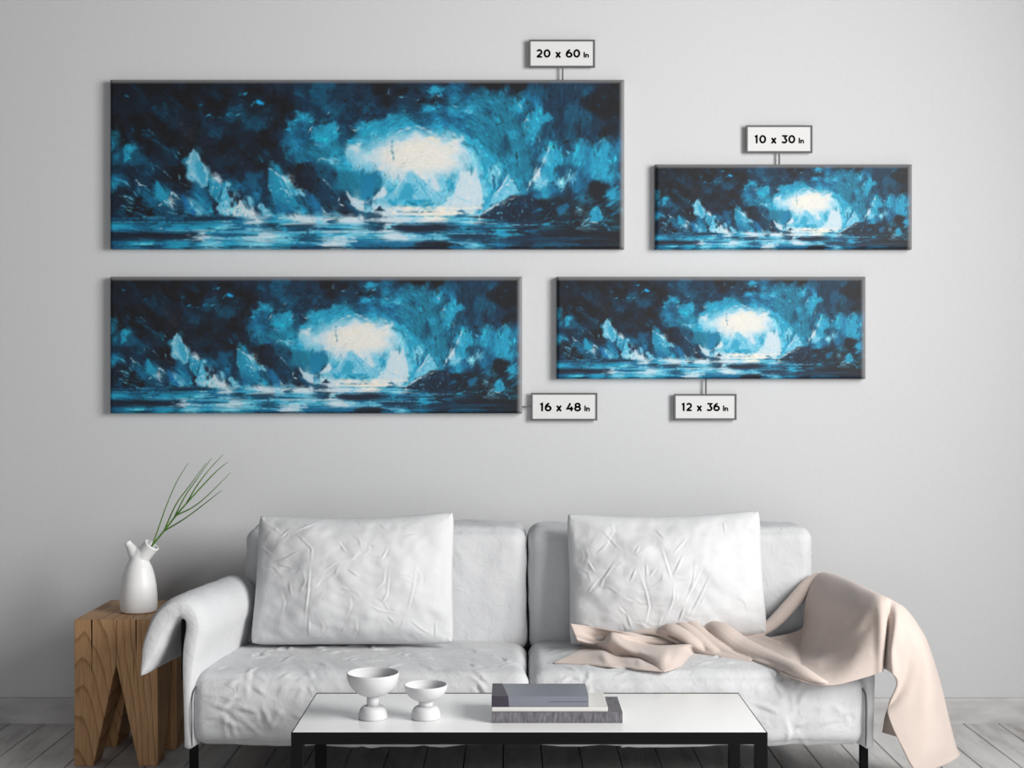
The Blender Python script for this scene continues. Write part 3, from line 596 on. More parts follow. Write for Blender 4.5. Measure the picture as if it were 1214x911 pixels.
plaque((799, 467.3, 873.3, 498.3), '12 x 36', (808, 864.5, 487.6, 9.6, 6.6), (837, 449, 837, 467.5), 'grey bordered plaque reading 12 x 36 In under the lower right canvas')

# ---------------------------------------------------------------- sofa
sofa = thing('sofa', 'pale grey linen two-seat sofa on thin black legs', 'sofa', (.05, -.6, 0))
SL = Vector(sofa.location)
def soft_box(x0, x1, y0, y1, z0, z1, r, puff, res=.011, seed=0, lines_top=None, lines_front=None, amp=.004, wob=.004):
    cx, cy, cz = (x0 + x1) / 2, (y0 + y1) / 2, (z0 + z1) / 2; hx, hy, hz = (x1 - x0) / 2, (y1 - y0) / 2, (z1 - z0) / 2
    n = [max(8, int(2 * h / res)) for h in (hx, hy, hz)]
    idx, V, F = {}, [], []
    def vert(i, j, k):
        if (i, j, k) not in idx: idx[(i, j, k)] = len(V); V.append((i / n[0] * 2 - 1, j / n[1] * 2 - 1, k / n[2] * 2 - 1))
        return idx[(i, j, k)]
    for ax in range(3):
        b, c = [(1, 2), (2, 0), (0, 1)][ax]
        for side in (0, n[ax]):
            for p in range(n[b]):
                for q in range(n[c]):
                    def mkv(pp, qq):
                        t = [0, 0, 0]; t[ax] = side; t[b] = pp; t[c] = qq; return vert(*t)
                    f = [mkv(p, q), mkv(p + 1, q), mkv(p + 1, q + 1), mkv(p, q + 1)]
                    F.append(f if side else f[::-1])
    V = np.array(V); H = np.array((hx, hy, hz))
    p = V * H; inner = np.clip(p, -(H - r), H - r); dlt = p - inner; L = np.linalg.norm(dlt, axis=1, keepdims=True)
    nrm = dlt / np.maximum(L, 1e-9); p = inner + nrm * r
    f = (1 - V ** 2); 
    for ax in range(3):
        o = [q for q in range(3) if q != ax]
        p[:, ax] += puff[ax] * np.sign(V[:, ax]) * (np.abs(V[:, ax]) ** 3) * (f[:, o[0]] ** .6) * (f[:, o[1]] ** .6)
    w_ = 1.3 * fb(p[:, 0] * 9 + p[:, 1] * 5, p[:, 2] * 9 - p[:, 1] * 4, seed)
    p += nrm * (w_ * wob)[:, None]
    P3 = p + np.array((cx, cy, cz))
    fr = nrm[:, 1] < -.3; tp = nrm[:, 2] > .5
    unrolled = np.where(tp & ~fr, P3[:, 2] + (P3[:, 1] - y0), P3[:, 2])
    if lines_front: P3 += nrm * (creases(P3[:, 0], P3[:, 2] + np.where(nrm[:, 2] > .3, (P3[:, 1] - y0 - r) * 1.0, 0), lines_front, .0062, amp) * (nrm[:, 1] < .4))[:, None]
    return P3, F
def rnd_creases(seed, x0, x1, z0, z1, n, lmin, lmax):
    r = np.random.RandomState(seed); out = []
    for k in range(n):
        x, z = r.uniform(x0, x1), r.uniform(z0, z1); a = r.uniform(-.6, .6) + (r.rand() < .4) * (1.2 if r.rand() < .5 else -1.2); l = r.uniform(lmin, lmax)
        b = a + r.uniform(-.5, .5)
        out.append([(x, z), (x + l * .5 * math.cos(a), z + l * .5 * math.sin(a)), (x + l * .5 * (math.cos(a) + math.cos(b)), z + l * .5 * (math.sin(a) + math.sin(b)))])
    return out
def seat_line(pts):   # photo creases on the left seat front, pixel -> (x, z) on the front face
    return [((px - CX) / 397, EYE - (py - CY) / 397) for px, py in pts]
LC = [seat_line(q) for q in ([(234,822),(255,824),(285,821)], [(262,842),(272,832),(282,822)], [(275,808),(297,809)], [(275,838),(290,838),(303,845)], [(260,846),(275,856),(280,878)], [(240,854),(262,846)], [(284,848),(300,862),(312,874)], [(310,835),(318,850),(326,866)],
      [(330,820),(345,808)], [(300,812),(318,825)], [(350,830),(360,815)], [(298,842),(303,841)], [(320,862),(338,858)], [(345,845),(362,852)])]
for nm, x0, x1, sd in (('l', -.962, .0495, 3), ('r', .0525, 1.063, 9)):
    V, F = soft_box(x0, x1, -.97, -.42, .168, .385, .045, (0, .012, .016), .0068, sd,
                    None, (LC if nm == 'l' else []) + rnd_creases(sd, x0 + .05, x1 - .05, .19, .75, 75, .035, .12), .006, .004)
    mk('seat_cushion', V - np.array(SL), F, M['linen'], sofa)
    V, F = soft_box(*((-.905, .050) if nm == 'l' else (.056, 1.02)), -.452, -.20, .345, .768, .045, (0, .022, .010), .011, sd + 20,
                    None, rnd_creases(sd + 5, x0 + .1, x1 - .05, .42, .75, 26, .05, .14), .004, .0035)
    mk('back_cushion', V - np.array(SL), F, M['linen'], sofa)
# arms: one thick pad folded over a black rail
def arm(mirror):
    c = [(223.5, 886, 7), (222.5, 868, 7.5), (222, 840, 8), (222, 810, 8.5), (223, 785, 10), (226, 762, 12.5), (229, 745, 14), (226, 731, 14), (216, 723, 13.5), (204, 724.5, 14), (193, 734, 14.5), (184.5, 749, 14.5), (178.5, 765, 13), (174, 780, 10), (170.5, 792, 6.5), (168, 800, 3)]
    c = crom(c, 64); xz = np.stack([(c[:, 0] - CX) / 397, EYE - (c[:, 1] - CY) / 397], -1); th = c[:, 2] / 397
    tg = np.gradient(xz, axis=0); tg /= np.linalg.norm(tg, axis=1, keepdims=True); nn = np.stack([-tg[:, 1], tg[:, 0]], -1)
    ys = [-.972, -.97, -.963, -.952, -.935, -.91, -.88, -.82, -.74, -.66, -.58, -.53, -.50, -.48, -.468, -.462]
    rings = []
    for y in ys:
        e = min(1, (y + .974) / .06); g = min(1, (-.458 - y) / .08); k = math.sqrt(max(0.02, 1 - (1 - e) ** 2)) * math.sqrt(max(.02, 1 - (1 - g) ** 2))
        t = (y + .97) / .5
        sh = .066 * max(0, t) ** .9
        wob = .0035 * vn(np.arange(64) * .21 + y * 3, np.full(64, y * 9), 5)
        half = th * (.30 + .70 * k) + wob
        hb = half * (1 + .45 * np.clip(1 - np.abs(np.arange(64) - 24) / 16, 0, 1) * max(0, min(1, t)))
        a = xz - nn * hb[:, None]; b = xz + nn * half[:, None]
        end = xz[-1] + tg[-1] * half[-1]; st = xz[0] - tg[0] * half[0] * .6
        loop = np.vstack([a, [end], b[::-1], [st]]); loop[:, 0] += sh
        lift = .006 * math.sin(t * 6)
        rings.append([(x, y, z + lift * max(0, z - .3)) for x, z in loop])
    n = len(rings[0]); V = [v for r_ in rings for v in r_]; F = []
    for i in range(len(rings) - 1):
        for k in range(n): F.append((i * n + k, i * n + (k + 1) % n, (i + 1) * n + (k + 1) % n, (i + 1) * n + k))
    m_ = 64
    for off, rev in ((0, 0), ((len(rings) - 1) * n, 1)):
        caps = [(off + 0, off + 1, off + n - 2, off + n - 1)] + [(off + k, off + k + 1, off + n - 2 - k - 1, off + n - 2 - k) for k in range(0, m_ - 1)] + [(off + m_ - 1, off + m_, off + m_ + 1)]
        caps[0] = (off + 0, off + n - 2, off + n - 1)
        F += [tuple(q[::-1]) if rev else tuple(q) for q in caps]
    V = np.array(V)
    if mirror:                                                       # the covered arm is pressed flatter by the throw
        V[:, 0] = .1008 - V[:, 0]; F = [f[::-1] for f in F]
        up = np.clip((V[:, 2] - .38) / .15, 0, 1)
        V[:, 2] -= up * .028 * (V[:, 2] / .6); V[:, 0] += np.clip((1.085 - V[:, 0]) / .06, 0, 1) * .018 * up; V[:, 0] -= np.clip((V[:, 0] - 1.085) / .1, 0, 1) * .025; V[:, 1] = -.972 + .045 * up + (V[:, 1] + .972) * (1 - .10 * up)
    bm = bmesh.new(); vs = [bm.verts.new(v) for v in V - np.array(SL)]
    for f in F:
        try: bm.faces.new([vs[i] for i in f])
        except ValueError: pass
    bmesh.ops.recalc_face_normals(bm, faces=bm.faces[:])
    me = bpy.data.meshes.new('armrest'); bm.to_mesh(me); bm.free()
    return link('armrest', me, M['linen'], sofa)
arm(False); arm(True)
def sbox(name, x0, x1, y0, y1, z0, z1, m, bevel=.003): return box(name, x0 - SL.x, x1 - SL.x, y0 - SL.y, y1 - SL.y, z0, z1, m, sofa, bevel)
sbox('base_frame', -.94, 1.041, -.84, -.24, .147, .172, M['black'])
for sx in (1, -1):
    f = (lambda x: x) if sx == 1 else (lambda x: .1008 - x)
    if sx == 1: xs = sorted((f(-.998), f(-.983))); sbox('arm_rail', xs[0], xs[1], -.93, -.48, .36, .565 if sx == 1 else .50, M['black'])
    for y in (-.955, -.27):
        xs = sorted((f(-.968), f(-.944))); sbox('leg', xs[0], xs[1], y, y + .024, 0, .172, M['black'], .004)
def piping(path, mirror):
    pts = []
    for px, py, d in path:
        v = P(px, py, d)
        if mirror: v.x = .1008 - v.x
        pts.append(v - SL)
    c = crom(pts, 40); tg = np.gradient(c, axis=0); tg /= np.linalg.norm(tg, axis=1, keepdims=True); V, F = [], []
    sd = np.cross(tg, (.3, 1, .2)); sd /= np.linalg.norm(sd, axis=1, keepdims=True); u2 = np.cross(sd, tg)
    for k in range(40):
        for q in range(8): a = q * math.pi / 4; V.append(c[k] + .0019 * (sd[k] * math.cos(a) + u2[k] * math.sin(a)))
    for k in range(39):
        for q in range(8): F.append((k * 8 + q, k * 8 + (q + 1) % 8, k * 8 + 8 + (q + 1) % 8, k * 8 + 8 + q))
    F += [tuple(range(8))[::-1], tuple(312 + q for q in range(8))]
    o = mk('piping', V, F, M['seam'], sofa); o['label'] = 'charcoal seam piping'
SEAM = [(227.5, 885, 4.03), (227.3, 850, 4.025), (228, 826, 4.03), (233, 814, 4.045), (245, 803, 4.10), (268, 785, 4.27), (297, 765.5, 4.5)]
piping(SEAM, False); piping(SEAM[:4], True)
sbox('back_board', -.90, 1.01, -.215, -.17, .15, .66, M['linen'], .015)

# ---------------------------------------------------------------- cushions
def pillow(name, label, corners, cz, lines, T, tilt, seed):
    TL, TR, BR, BL = [np.array(q, float) for q in corners]; n, m_ = 210, 140
    u = np.linspace(-1, 1, n); v = np.linspace(-1, 1, m_); U, Vv = np.meshgrid(u, v)
    a, b = (U + 1) / 2, (Vv + 1) / 2
    a2 = .5 + .5 * np.sign(U) * np.abs(U) * (1 - .025 * (1 - Vv ** 2)); b2 = .5 + .5 * Vv * (1 - .08 * (1 - U ** 2) * (Vv > 0) - .008 * (1 - U ** 2))
    px = ((1 - a2) * BL[0] + a2 * BR[0]) * (1 - b2) + ((1 - a2) * TL[0] + a2 * TR[0]) * b2
    py = ((1 - a2) * BL[1] + a2 * BR[1]) * (1 - b2) + ((1 - a2) * TL[1] + a2 * TR[1]) * b2
    kr = .028 * np.clip(np.abs(U) ** 10 * np.abs(Vv) ** 7, 0, 1); ctr0 = np.mean(corners, 0); px = px + (ctr0[0] - px) * kr; py = py + (ctr0[1] - py) * kr * 1.3
    ctr = np.mean(corners, 0); s = FPX / cz
    X, Z = (px - ctr[0]) / s, -(py - ctr[1]) / s
    edge = np.clip((1 - np.abs(U)) * (1 - np.abs(Vv)) * 0 + np.minimum((1 - np.abs(U)) * 1.5, 1 - np.abs(Vv)), 0, 1)
    cor = (1 - U ** 2) ; cor2 = (1 - Vv ** 2)
    th = T / 2 * (np.clip(cor, 0, 1) ** .5) * (np.clip(cor2, 0, 1) ** .5)
    th = np.maximum(th, .016 * np.sqrt(np.clip(np.minimum((1 - np.abs(U)) * 16, (1 - np.abs(Vv)) * 11), 0, 1)))
    th = th * (1 + .25 * np.clip(-Vv, 0, 1))
    fade = np.clip(edge * 6, 0, 1)
    hgt = creases(px, py, lines, 1.15, .0034) + creases(px, py, rndc(seed, corners[0][0] + 6, corners[1][0] - 25, corners[0][1] + 10, corners[2][1] - 12, 26), 1.5, .0016) + .007 * fb(px * .028, py * .036, seed)
    rad = np.arctan2(Vv, U); hgt += .004 * np.sin(rad * 17 + seed) * np.clip(np.abs(U * Vv) * 1.3 - .25, 0, 1)
    ft = -(th + hgt * fade); bk = th * .9
    V, F = [], []
    front = np.stack([X, ft, Z], -1).reshape(-1, 3); back = np.stack([X, bk, Z], -1).reshape(-1, 3)
    V = np.vstack([front, back]); N = n * m_
    for j in range(m_ - 1):
        for i in range(n - 1):
            q = j * n + i; F.append((q, q + 1, q + n + 1, q + n)); F.append((N + q, N + q + n, N + q + n + 1, N + q + 1))
    bm = bmesh.new(); vs = [bm.verts.new(v) for v in V]
    for f in F: bm.faces.new([vs[i] for i in f])
    bmesh.ops.remove_doubles(bm, verts=bm.verts[:], dist=.0004)
    me = bpy.data.meshes.new(name); bm.to_mesh(me); bm.free()
    o = link(name, me, M['cotton']); o.location = P(ctr[0], ctr[1], cz); o.rotation_euler = (-math.radians(tilt), 0, 0)
    return tag(o, label, 'pillow', 'pillows on the sofa')
def zl(lines, ox, oy, sc): return [[(ox + x / sc, oy + y / sc) for x, y in q] for q in lines]
def rndc(seed, x0, x1, y0, y1, n):
    r = np.random.RandomState(seed); o = []
    for k in range(n):
        x, y, a, l = r.uniform(x0, x1), r.uniform(y0, y1), r.uniform(0, 3.14), r.uniform(14, 34); o.append([(x, y), (x + l * .5 * math.cos(a), y + l * .5 * math.sin(a)), (x + l * math.cos(a + .35), y + l * math.sin(a + .35))])
    return o
LP = zl([[(310,180),(405,270),(405,345)],[(195,330),(260,325),(345,280)],[(220,330),(345,320)],[(180,390),(300,385),(370,390)],[(235,350),(300,360)],[(400,350),(395,480),(380,630)],[(400,600),(395,720)],[(540,240),(585,290)],[(710,305),(765,315),(790,260)],[(800,370),(790,500),(770,530),(730,505)],[(770,530),(800,580)],[(695,545),(750,575),(850,597)],[(790,600),(830,640)],[(935,340),(920,470),(890,590)],[(590,370),(650,410)],[(870,205),(940,200)],[(480,375),(530,340)],[(560,465),(600,475)],[(900,620),(960,670),(1010,700)],[(150,140),(200,160),(250,200)],[(720,130),(790,175)],[(120,250),(200,300)],[(1030,630),(1030,720)],[(310,510),(290,430)],[(310,180),(430,130)],[(240,205),(280,170)],[(620,125),(650,150)]], 280, 590, 4.336)
RP = zl([[(310,165),(370,235),(410,285)],[(240,330),(275,385)],[(380,330),(340,390),(300,450)],[(300,410),(235,495)],[(480,370),(450,435)],[(490,370),(530,490),(545,560),(520,670)],[(530,340),(535,430)],[(610,255),(640,370),(660,430)],[(720,300),(665,410)],[(668,440),(665,520),(630,620)],[(780,320),(770,420),(745,495)],[(815,360),(770,450),(710,560)],[(865,385),(800,510),(740,620)],[(610,600),(590,660)],[(585,170),(632,220)],[(750,210),(665,300)],[(500,255),(475,295)],[(580,370),(545,410)],[(430,590),(460,670)],[(390,560),(430,600)],[(340,110),(400,140)],[(700,130),(760,150)],[(940,130),(945,190)],[(280,300),(350,240)],[(720,560),(690,640)]], 640, 590, 4.336)
pillow('pillow', 'white wrinkled pillow at the left end of the sofa, nothing lying on it', [(304, 610), (539, 606), (539.5, 763), (298, 764)], 4.42, LP, .21, 9, 4)
pillow('pillow', 'white wrinkled pillow at the right end of the sofa, beige throw in front of it', [(671, 608), (904, 604), (909, 752), (674, 766)], 4.44, RP, .21, 9, 8)

# ---------------------------------------------------------------- beige throw
ZS = .392
def Q(p):
    px, py, q = p
    if q < 1: z = ZS + q; s = (py - CY) / (EYE - z); return P(px, py, FPX / s)
    return P(px, py, q)
TV, TF = [], []
def sheet(rows, nu, nv, store, thick=.006, lines=None):
    g = np.array([[tuple(Q(p)) for p in r_] for r_ in rows])
    g = np.stack([crom(r_, nu) for r_ in g]); g = np.stack([crom(g[:, k], nv) for k in range(nu)], 1)
    du = np.gradient(g, axis=1); dv = np.gradient(g, axis=0); nr = np.cross(du, dv); nr /= np.maximum(np.linalg.norm(nr, axis=2, keepdims=True), 1e-9)
    if lines:
        if nr[nv // 2, nu // 4, 1] > 0: nr = -nr
        s_ = FPX / (g[..., 1] - CAMY); px, py = g[..., 0] * s_ + CX, CY - (g[..., 2] - EYE) * s_
        for ln, wd, am in lines: g = g + nr * creases(px, py, [ln], wd, am)[..., None]
    off = len(store[0]); n = nu * nv
    store[0].extend((g + nr * thick / 2).reshape(-1, 3).tolist()); store[0].extend((g - nr * thick / 2).reshape(-1, 3).tolist())
    for j in range(nv - 1):
        for i in range(nu - 1):
            q = off + j * nu + i; store[1].append((q, q + 1, q + nu + 1, q + nu)); store[1].append((n + q, n + q + nu, n + q + nu + 1, n + q + 1))
    rim = [j * nu for j in range(nv)] + [(nv - 1) * nu + i for i in range(1, nu)] + [j * nu + nu - 1 for j in range(nv - 2, -1, -1)] + [i for i in range(nu - 2, 0, -1)]
    for k in range(len(rim)):
        a, b = rim[k] + off, rim[(k + 1) % len(rim)] + off; store[1].append((a, a + n, b + n, b))
def ridge(path, store, n=40, flat=.8, m_=14):
    p = np.array([tuple(Q(q[:3])) + (q[3],) for q in path]); p = crom(p, n)
    c, r = p[:, :3], np.maximum(p[:, 3], .003); tg = np.gradient(c, axis=0); tg /= np.linalg.norm(tg, axis=1, keepdims=True)
    up = np.array((0, -.55, .84)); sd = np.cross(tg, up); sd /= np.linalg.norm(sd, axis=1, keepdims=True); u2 = np.cross(sd, tg)
    off = len(store[0])
    for k in range(n):
        for q in range(m_):
            a = 2 * math.pi * q / m_; store[0].append((c[k] + sd[k] * r[k] * math.cos(a) + u2[k] * r[k] * flat * math.sin(a)).tolist())
    for k in range(n - 1):
        for q in range(m_): store[1].append((off + k * m_ + q, off + k * m_ + (q + 1) % m_, off + (k + 1) * m_ + (q + 1) % m_, off + (k + 1) * m_ + q))
    store[1].append(tuple(off + q for q in range(m_))[::-1]); store[1].append(tuple(off + (n - 1) * m_ + q for q in range(m_)))
A = ([], [])
# the drape over the arm: columns from the top of the arm down to the hem
cols = [
 [(968,694,4.58),(966,686,4.52),(956,712,4.46),(953,742,4.44),(946,770,4.36),(935,785,4.2),(925,798,4.03)],
 [(985,690,4.58),(975,680,4.50),(966,705,4.42),(963,735,4.38),(959,765,4.30),(952,790,4.12),(948,806,3.97)],
 [(1002,694,4.5),(990,683,4.41),(983,708,4.30),(980,738,4.26),(976,768,4.19),(971,793,4.05),(966,811,3.96)],
 [(1022,702,4.36),(1008,690,4.28),(1002,714,4.18),(999,744,4.14),(995,771,4.08),(990,795,4.0),(986,813,3.955)],
 [(1040,708,4.22),(1025,698,4.16),(1020,716,4.07),(1017,744,4.03),(1014,771,4.0),(1010,792,3.97),(1007,809,3.955)],
 [(1050,714,4.12),(1040,705,4.06),(1038,718,4.00),(1037,744,3.98),(1036,768,3.97),(1035,785,3.96),(1034,801,3.955)],
 [(1056,718,4.10),(1050,709,4.035),(1049,722,3.985),(1048,745,3.97),(1047,765,3.965),(1046,780,3.96),(1045,797,3.955)],
 [(1062,722,4.1),(1056,712,4.035),(1054,728,4.0),(1051.5,748,4.0),(1049,766,4.01),(1047.5,780,4.02),(1047,793,4.02)],
 [(1068,727,4.1),(1063,716,4.035),(1063,730,3.975),(1060,750,3.95),(1057,768,3.94),(1056,783,3.935),(1057,798,3.935)],
 [(1074,732,4.11),(1070,720,4.04),(1071,738,3.98),(1069,762,3.96),(1066,785,3.955),(1065,800,3.95),(1064,812,3.95)],
 [(1080,738,4.12),(1076,726,4.045),(1079,745,3.99),(1078,772,3.98),(1073,800,3.98),(1064,822,3.98),(1054,835,3.98)],
 [(1086,747,4.13),(1083,735,4.05),(1088,760,4.0),(1088,790,3.985),(1082,820,3.97),(1068,840,3.965),(1054,852,3.965)],
 [(1092,757,4.15),(1090,746,4.06),(1097,773,4.01),(1100,808,3.99),(1096,845,3.97),(1084,872,3.96),(1070,888,3.955)],
 [(1094,762,4.18),(1094,752,4.08),(1103,782,4.05),(1107,815,4.02),(1107,850,4.0),(1100,886,3.98),(1086,914,3.97)],
 [(1097,768,4.2),(1098,760,4.12),(1107,790,4.12),(1113,820,4.10),(1117,855,4.08),(1117,885,4.06),(1111,910,4.05)],
 [(1099,776,4.24),(1101,770,4.18),(1110,797,4.19),(1118,826,4.18),(1126,862,4.17),(1131,885,4.16),(1135,898,4.16)],
 [(1098,779,4.3),(1099,775,4.28),(1106,797,4.28),(1112,826,4.28),(1118,858,4.27),(1123,880,4.27),(1126,893,4.26)],
 [(1085,752,4.42),(1082,758,4.42),(1076,780,4.42),(1066,806,4.4),(1056,830,4.38),(1049,850,4.36),(1046,869,4.35)]]
rows = [[c[k] for c in cols] for k in range(7)]
FOLDS = [([(975,776),(1000,762),(1020,742),(1033,722)], 5, .011), ([(962,770),(985,755),(1003,735),(1022,715)], 4, .008), ([(945,791),(970,787),(1000,772),(1022,750)], 5, .012), ([(975,752),(988,735),(1000,722)], 4, .006),
 ([(1043,716),(1044,745),(1043,790)], 4, .006), ([(1090,770),(1098,810),(1098,860)], 9, .008), ([(1070,735),(1068,765),(1066,800)], 5, .008), ([(930,785),(950,795),(962,805)], 4, .008)]
sheet(rows, 200, 90, A, .006, FOLDS)
Bs = ([], [])
sheet([[(676,740,4.345),(700,743,4.36),(722,747,4.335),(745,750,4.325),(765,754,4.32),(785,757,4.32),(803,759,4.31)],
       [(678,745,4.335),(700,749,4.36),(720,753,4.355),(742,754,4.315),(762,758,4.315),(784,762,4.305),(808,762,4.31)],
       [(681,752,4.31),(700,758,4.36),(714,761,4.37),(727,751,4.28),(748,761,4.30),(780,766,4.31),(815,764,4.27)],
       [(684,759,4.285),(704,763,4.30),(719,760,4.26),(728,755,4.24),(752,768,4.245),(785,768,4.225),(823,765,4.24)],
       [(687,764,.012),(705,766,.022),(718,768,.032),(732,767,.042),(757,776,.028),(790,778,.036),(826,774,.010)],
       [(692,769,.005),(715,773.5,.007),(730,777,.012),(741,780,.006),(758,783,.007),(788,796,.005),(820,785,.004)]], 80, 60, A, .005, [([(735,763),(757,774),(785,790)], 4, -.006), ([(700,764),(725,771),(745,775)], 3, .005), ([(800,768),(795,780),(790,792)], 4, .006)])
sheet([[(664,783,.006),(697,768,.010),(716,770,.018),(735,777,.008),(757,780,.012),(790,791,.004)],
       [(661,784.5,.007),(695,777,.012),(714,779,.020),(733,783,.009),(757,786,.015),(790,794,.005)],
       [(656,786.3,.004),(690,788,.004),(722,791,.006),(740,792,.004),(757,794,.006),(790,797,.003)]], 70, 24, A, .005, [([(712,771),(722,789)], 4, .005), ([(755,778),(762,793)], 4, .004)])
sheet([[(845,738,4.43),(870,748,4.43),(900,757,4.42),(925,755,4.43),(948,748,4.44),(962,735,4.43)],
       [(850,752,4.36),(880,762,4.34),(910,763,4.36),(930,764,4.38),(950,762,4.40),(966,752,4.42)],
       [(860,765,.03),(890,772,.025),(916,776,.02),(938,778,.02),(955,777,4.33),(966,772,4.38)],
       [(868,775,.006),(895,785,.006),(922,793,.006),(945,798,.006),(956,797,4.16),(962,790,4.22)]], 60, 36, Bs, .012)
sheet([[(788,752,4.33),(812,748,4.34),(836,748,4.34),(862,752,4.34)],[(800,762,4.28),(825,764,4.27),(850,768,4.27),(880,772,4.25)],[(822,775,.004),(846,780,.004),(868,784,.004),(893,787,.004)]], 40, 20, Bs, .010)
for r_ in (
 [(782,750,4.35,.010),(793,746,4.30,.022),(808,752,4.27,.022),(824,763,4.25,.017),(845,777,.006,.010),(868,783,.002,.005)],
 [(797,742,4.36,.010),(810,744,4.32,.019),(828,757,4.275,.018),(846,771,4.245,.013),(862,779,.006,.009),(880,785,.002,.005)],
 [(808,739,4.38,.012),(822,743,4.33,.020),(842,760,4.28,.019),(866,775,4.23,.012),(890,786,.003,.006)],
 [(822,740,4.39,.012),(838,748,4.34,.020),(860,765,4.28,.016),(884,777,4.22,.007)],
 [(838,741,4.37,.020),(856,749,4.30,.032),(882,768,4.25,.034),(915,784,4.15,.032),(946,796,4.0,.024),(970,806,3.955,.012),(982,810,3.965,.004)],
 [(838,738,4.43,.008),(855,733,4.44,.017),(876,743,4.43,.018),(902,757,4.40,.016),(925,766,4.34,.014)],
 [(885,759,4.41,.010),(915,740,4.43,.022),(940,714,4.47,.024),(957,693,4.51,.02),(972,681,4.53,.010)],

 [(745,752,4.35,.006),(768,749,4.34,.014),(785,752,4.32,.012),(798,760,4.29,.006)]): ridge(r_, Bs)
me = bpy.data.meshes.new('tmp'); me.from_pydata(Bs[0], [], Bs[1]); me.update()
bm = bmesh.new(); bm.from_mesh(me); bmesh.ops.recalc_face_normals(bm, faces=bm.faces[:]); bm.to_mesh(me); bm.free()
tmp = bpy.data.objects.new('tmp', me); C.objects.link(tmp)
md = tmp.modifiers.new('r', 'REMESH'); md.mode = 'VOXEL'; md.voxel_size = .0028
md = tmp.modifiers.new('s', 'SMOOTH'); md.factor = .5; md.iterations = 4
dg = bpy.context.evaluated_depsgraph_get(); ev = tmp.evaluated_get(dg).to_mesh()
off = len(A[0]); A[0].extend([tuple(v.co) for v in ev.vertices]); A[1].extend([tuple(off + i for i in p.vertices) for p in ev.polygons])
tmp.evaluated_get(dg).to_mesh_clear(); bpy.data.objects.remove(tmp); bpy.data.meshes.remove(me)
bm = bmesh.new(); vs = [bm.verts.new(v) for v in A[0]]
for f in A[1]:
    try: bm.faces.new([vs[i] for i in f])
    except ValueError: pass
bmesh.ops.recalc_face_normals(bm, faces=bm.faces[:])
me = bpy.data.meshes.new('throw_blanket'); bm.to_mesh(me); bm.free()
tag(link('throw_blanket', me, M['throw']), 'beige throw blanket draped over the right arm and seat of the sofa', 'blanket')

# ---------------------------------------------------------------- oak side table
st = thing('wooden_side_table', 'chunky oak block side table with V-cut legs, left of the sofa', 'side table', (-1.2995, -.37, 0))
def oak_leg(x0, x1, y0, y1, sx, sy, ztop=.481, zv=.333, kx=.46, ky=.46):
    # sx, sy: which side is the inner one; the inner faces taper below the fork
    def ring(z):
        t = max(0, (zv - z) / zv); fx, fy = 1 - t * (1 - kx), 1 - t * (1 - ky)
        a0, a1 = (x0, x0 + (x1 - x0) * fx) if sx > 0 else (x1 - (x1 - x0) * fx, x1)
        b0, b1 = (y0, y0 + (y1 - y0) * fy) if sy > 0 else (y1 - (y1 - y0) * fy, y1)
        return [(a0, b0, z), (a1, b0, z), (a1, b1, z), (a0, b1, z)]
    bm = bmesh.new(); rs = [[bm.verts.new(v) for v in ring(z)] for z in (0, zv, ztop)]
    for i in range(2):
        for k in range(4): bm.faces.new([rs[i][k], rs[i][(k + 1) % 4], rs[i + 1][(k + 1) % 4], rs[i + 1][k]])
    bm.faces.new(rs[0][::-1]); bm.faces.new(rs[2])
    o = from_bm('leg', bm, M['oak'], st, False, .0022, 2)
    return o
fr = -.20
for x0, x1, sx in ((-.1378, -.0006, 1), (.0006, .1365, -1)):
    oak_leg(x0, x1, fr, -.0006, sx, 1); oak_leg(x0, x1 + (.012 if sx < 0 else 0), .0006, .20, sx, -1, kx=.5, ky=1.0 if sx < 0 else .8)
for x, z0, z1, w_ in ((-.0795, .345, .481, .0022), (.0655, .352, .481, .0018), (.0585, .27, .352, .0008), (-.080, .305, .345, .0009)):
    bm = bmesh.new()
    vs = [bm.verts.new(v) for v in ((x - w_, fr - .0006, z1), (x + w_, fr - .0006, z1), (x + w_ * .8, fr - .0006, (z0 + z1) / 2), (x + .0002, fr - .0006, z0), (x - .0002, fr - .0006, z0), (x - w_ * .8, fr - .0006, (z0 + z1) / 2))]
    bm.faces.new(vs[::-1]); bmesh.ops.solidify(bm, geom=bm.faces[:], thickness=.0012); from_bm('crack', bm, M['crack'], st)

# ---------------------------------------------------------------- vase and grass
vd = 4.585; vs_ = FPX / vd; vb = P(164.5, 726, vd)
VB = Vector((vb.x, vb.y, .4815))
def vpt(px, py): return Vector(((px - 164.5) / vs_, 0, (726 - py) / vs_))
prof = [(0, 0), (.055, 0), (.0605, .004), (.0625, .02), (.0620, .05), (.0585, .09), (.0525, .125), (.044, .152), (.036, .168), (.0295, .182), (.027, .194), (.02, .202), (0, .205)]
bm = bmesh.new()
def bm_rev(prof, n, fn):
    rs = [[bm.verts.new(fn(r * math.cos(2 * math.pi * k / n), r * math.sin(2 * math.pi * k / n), z)) for k in range(n)] for r, z in prof]
    for i in range(len(rs) - 1):
        for k in range(n): bm.faces.new([rs[i][k], rs[i][(k + 1) % n], rs[i + 1][(k + 1) % n], rs[i + 1][k]])
    bm.faces.new(rs[0][::-1]); bm.faces.new(rs[-1])
bm_rev([(max(r, .001), z) for r, z in prof], 48, lambda x, y, z: (x, y, z))
def branch(p0, p1, radii, n=32):
    ax = (p1 - p0); L = ax.length; q = ax.to_track_quat('Z', 'Y')
    bm_rev([(r, t * L) for t, r in radii], n, lambda x, y, z: tuple(p0 + q @ Vector((x, y, z))))
bm_rev([(max(.001, .0275 * math.sin(t)), -.0275 * math.cos(t)) for t in np.linspace(0, math.pi, 14)], 28, lambda x, y, z: tuple(vpt(167, 658.5) + Vector((x, y, z))))
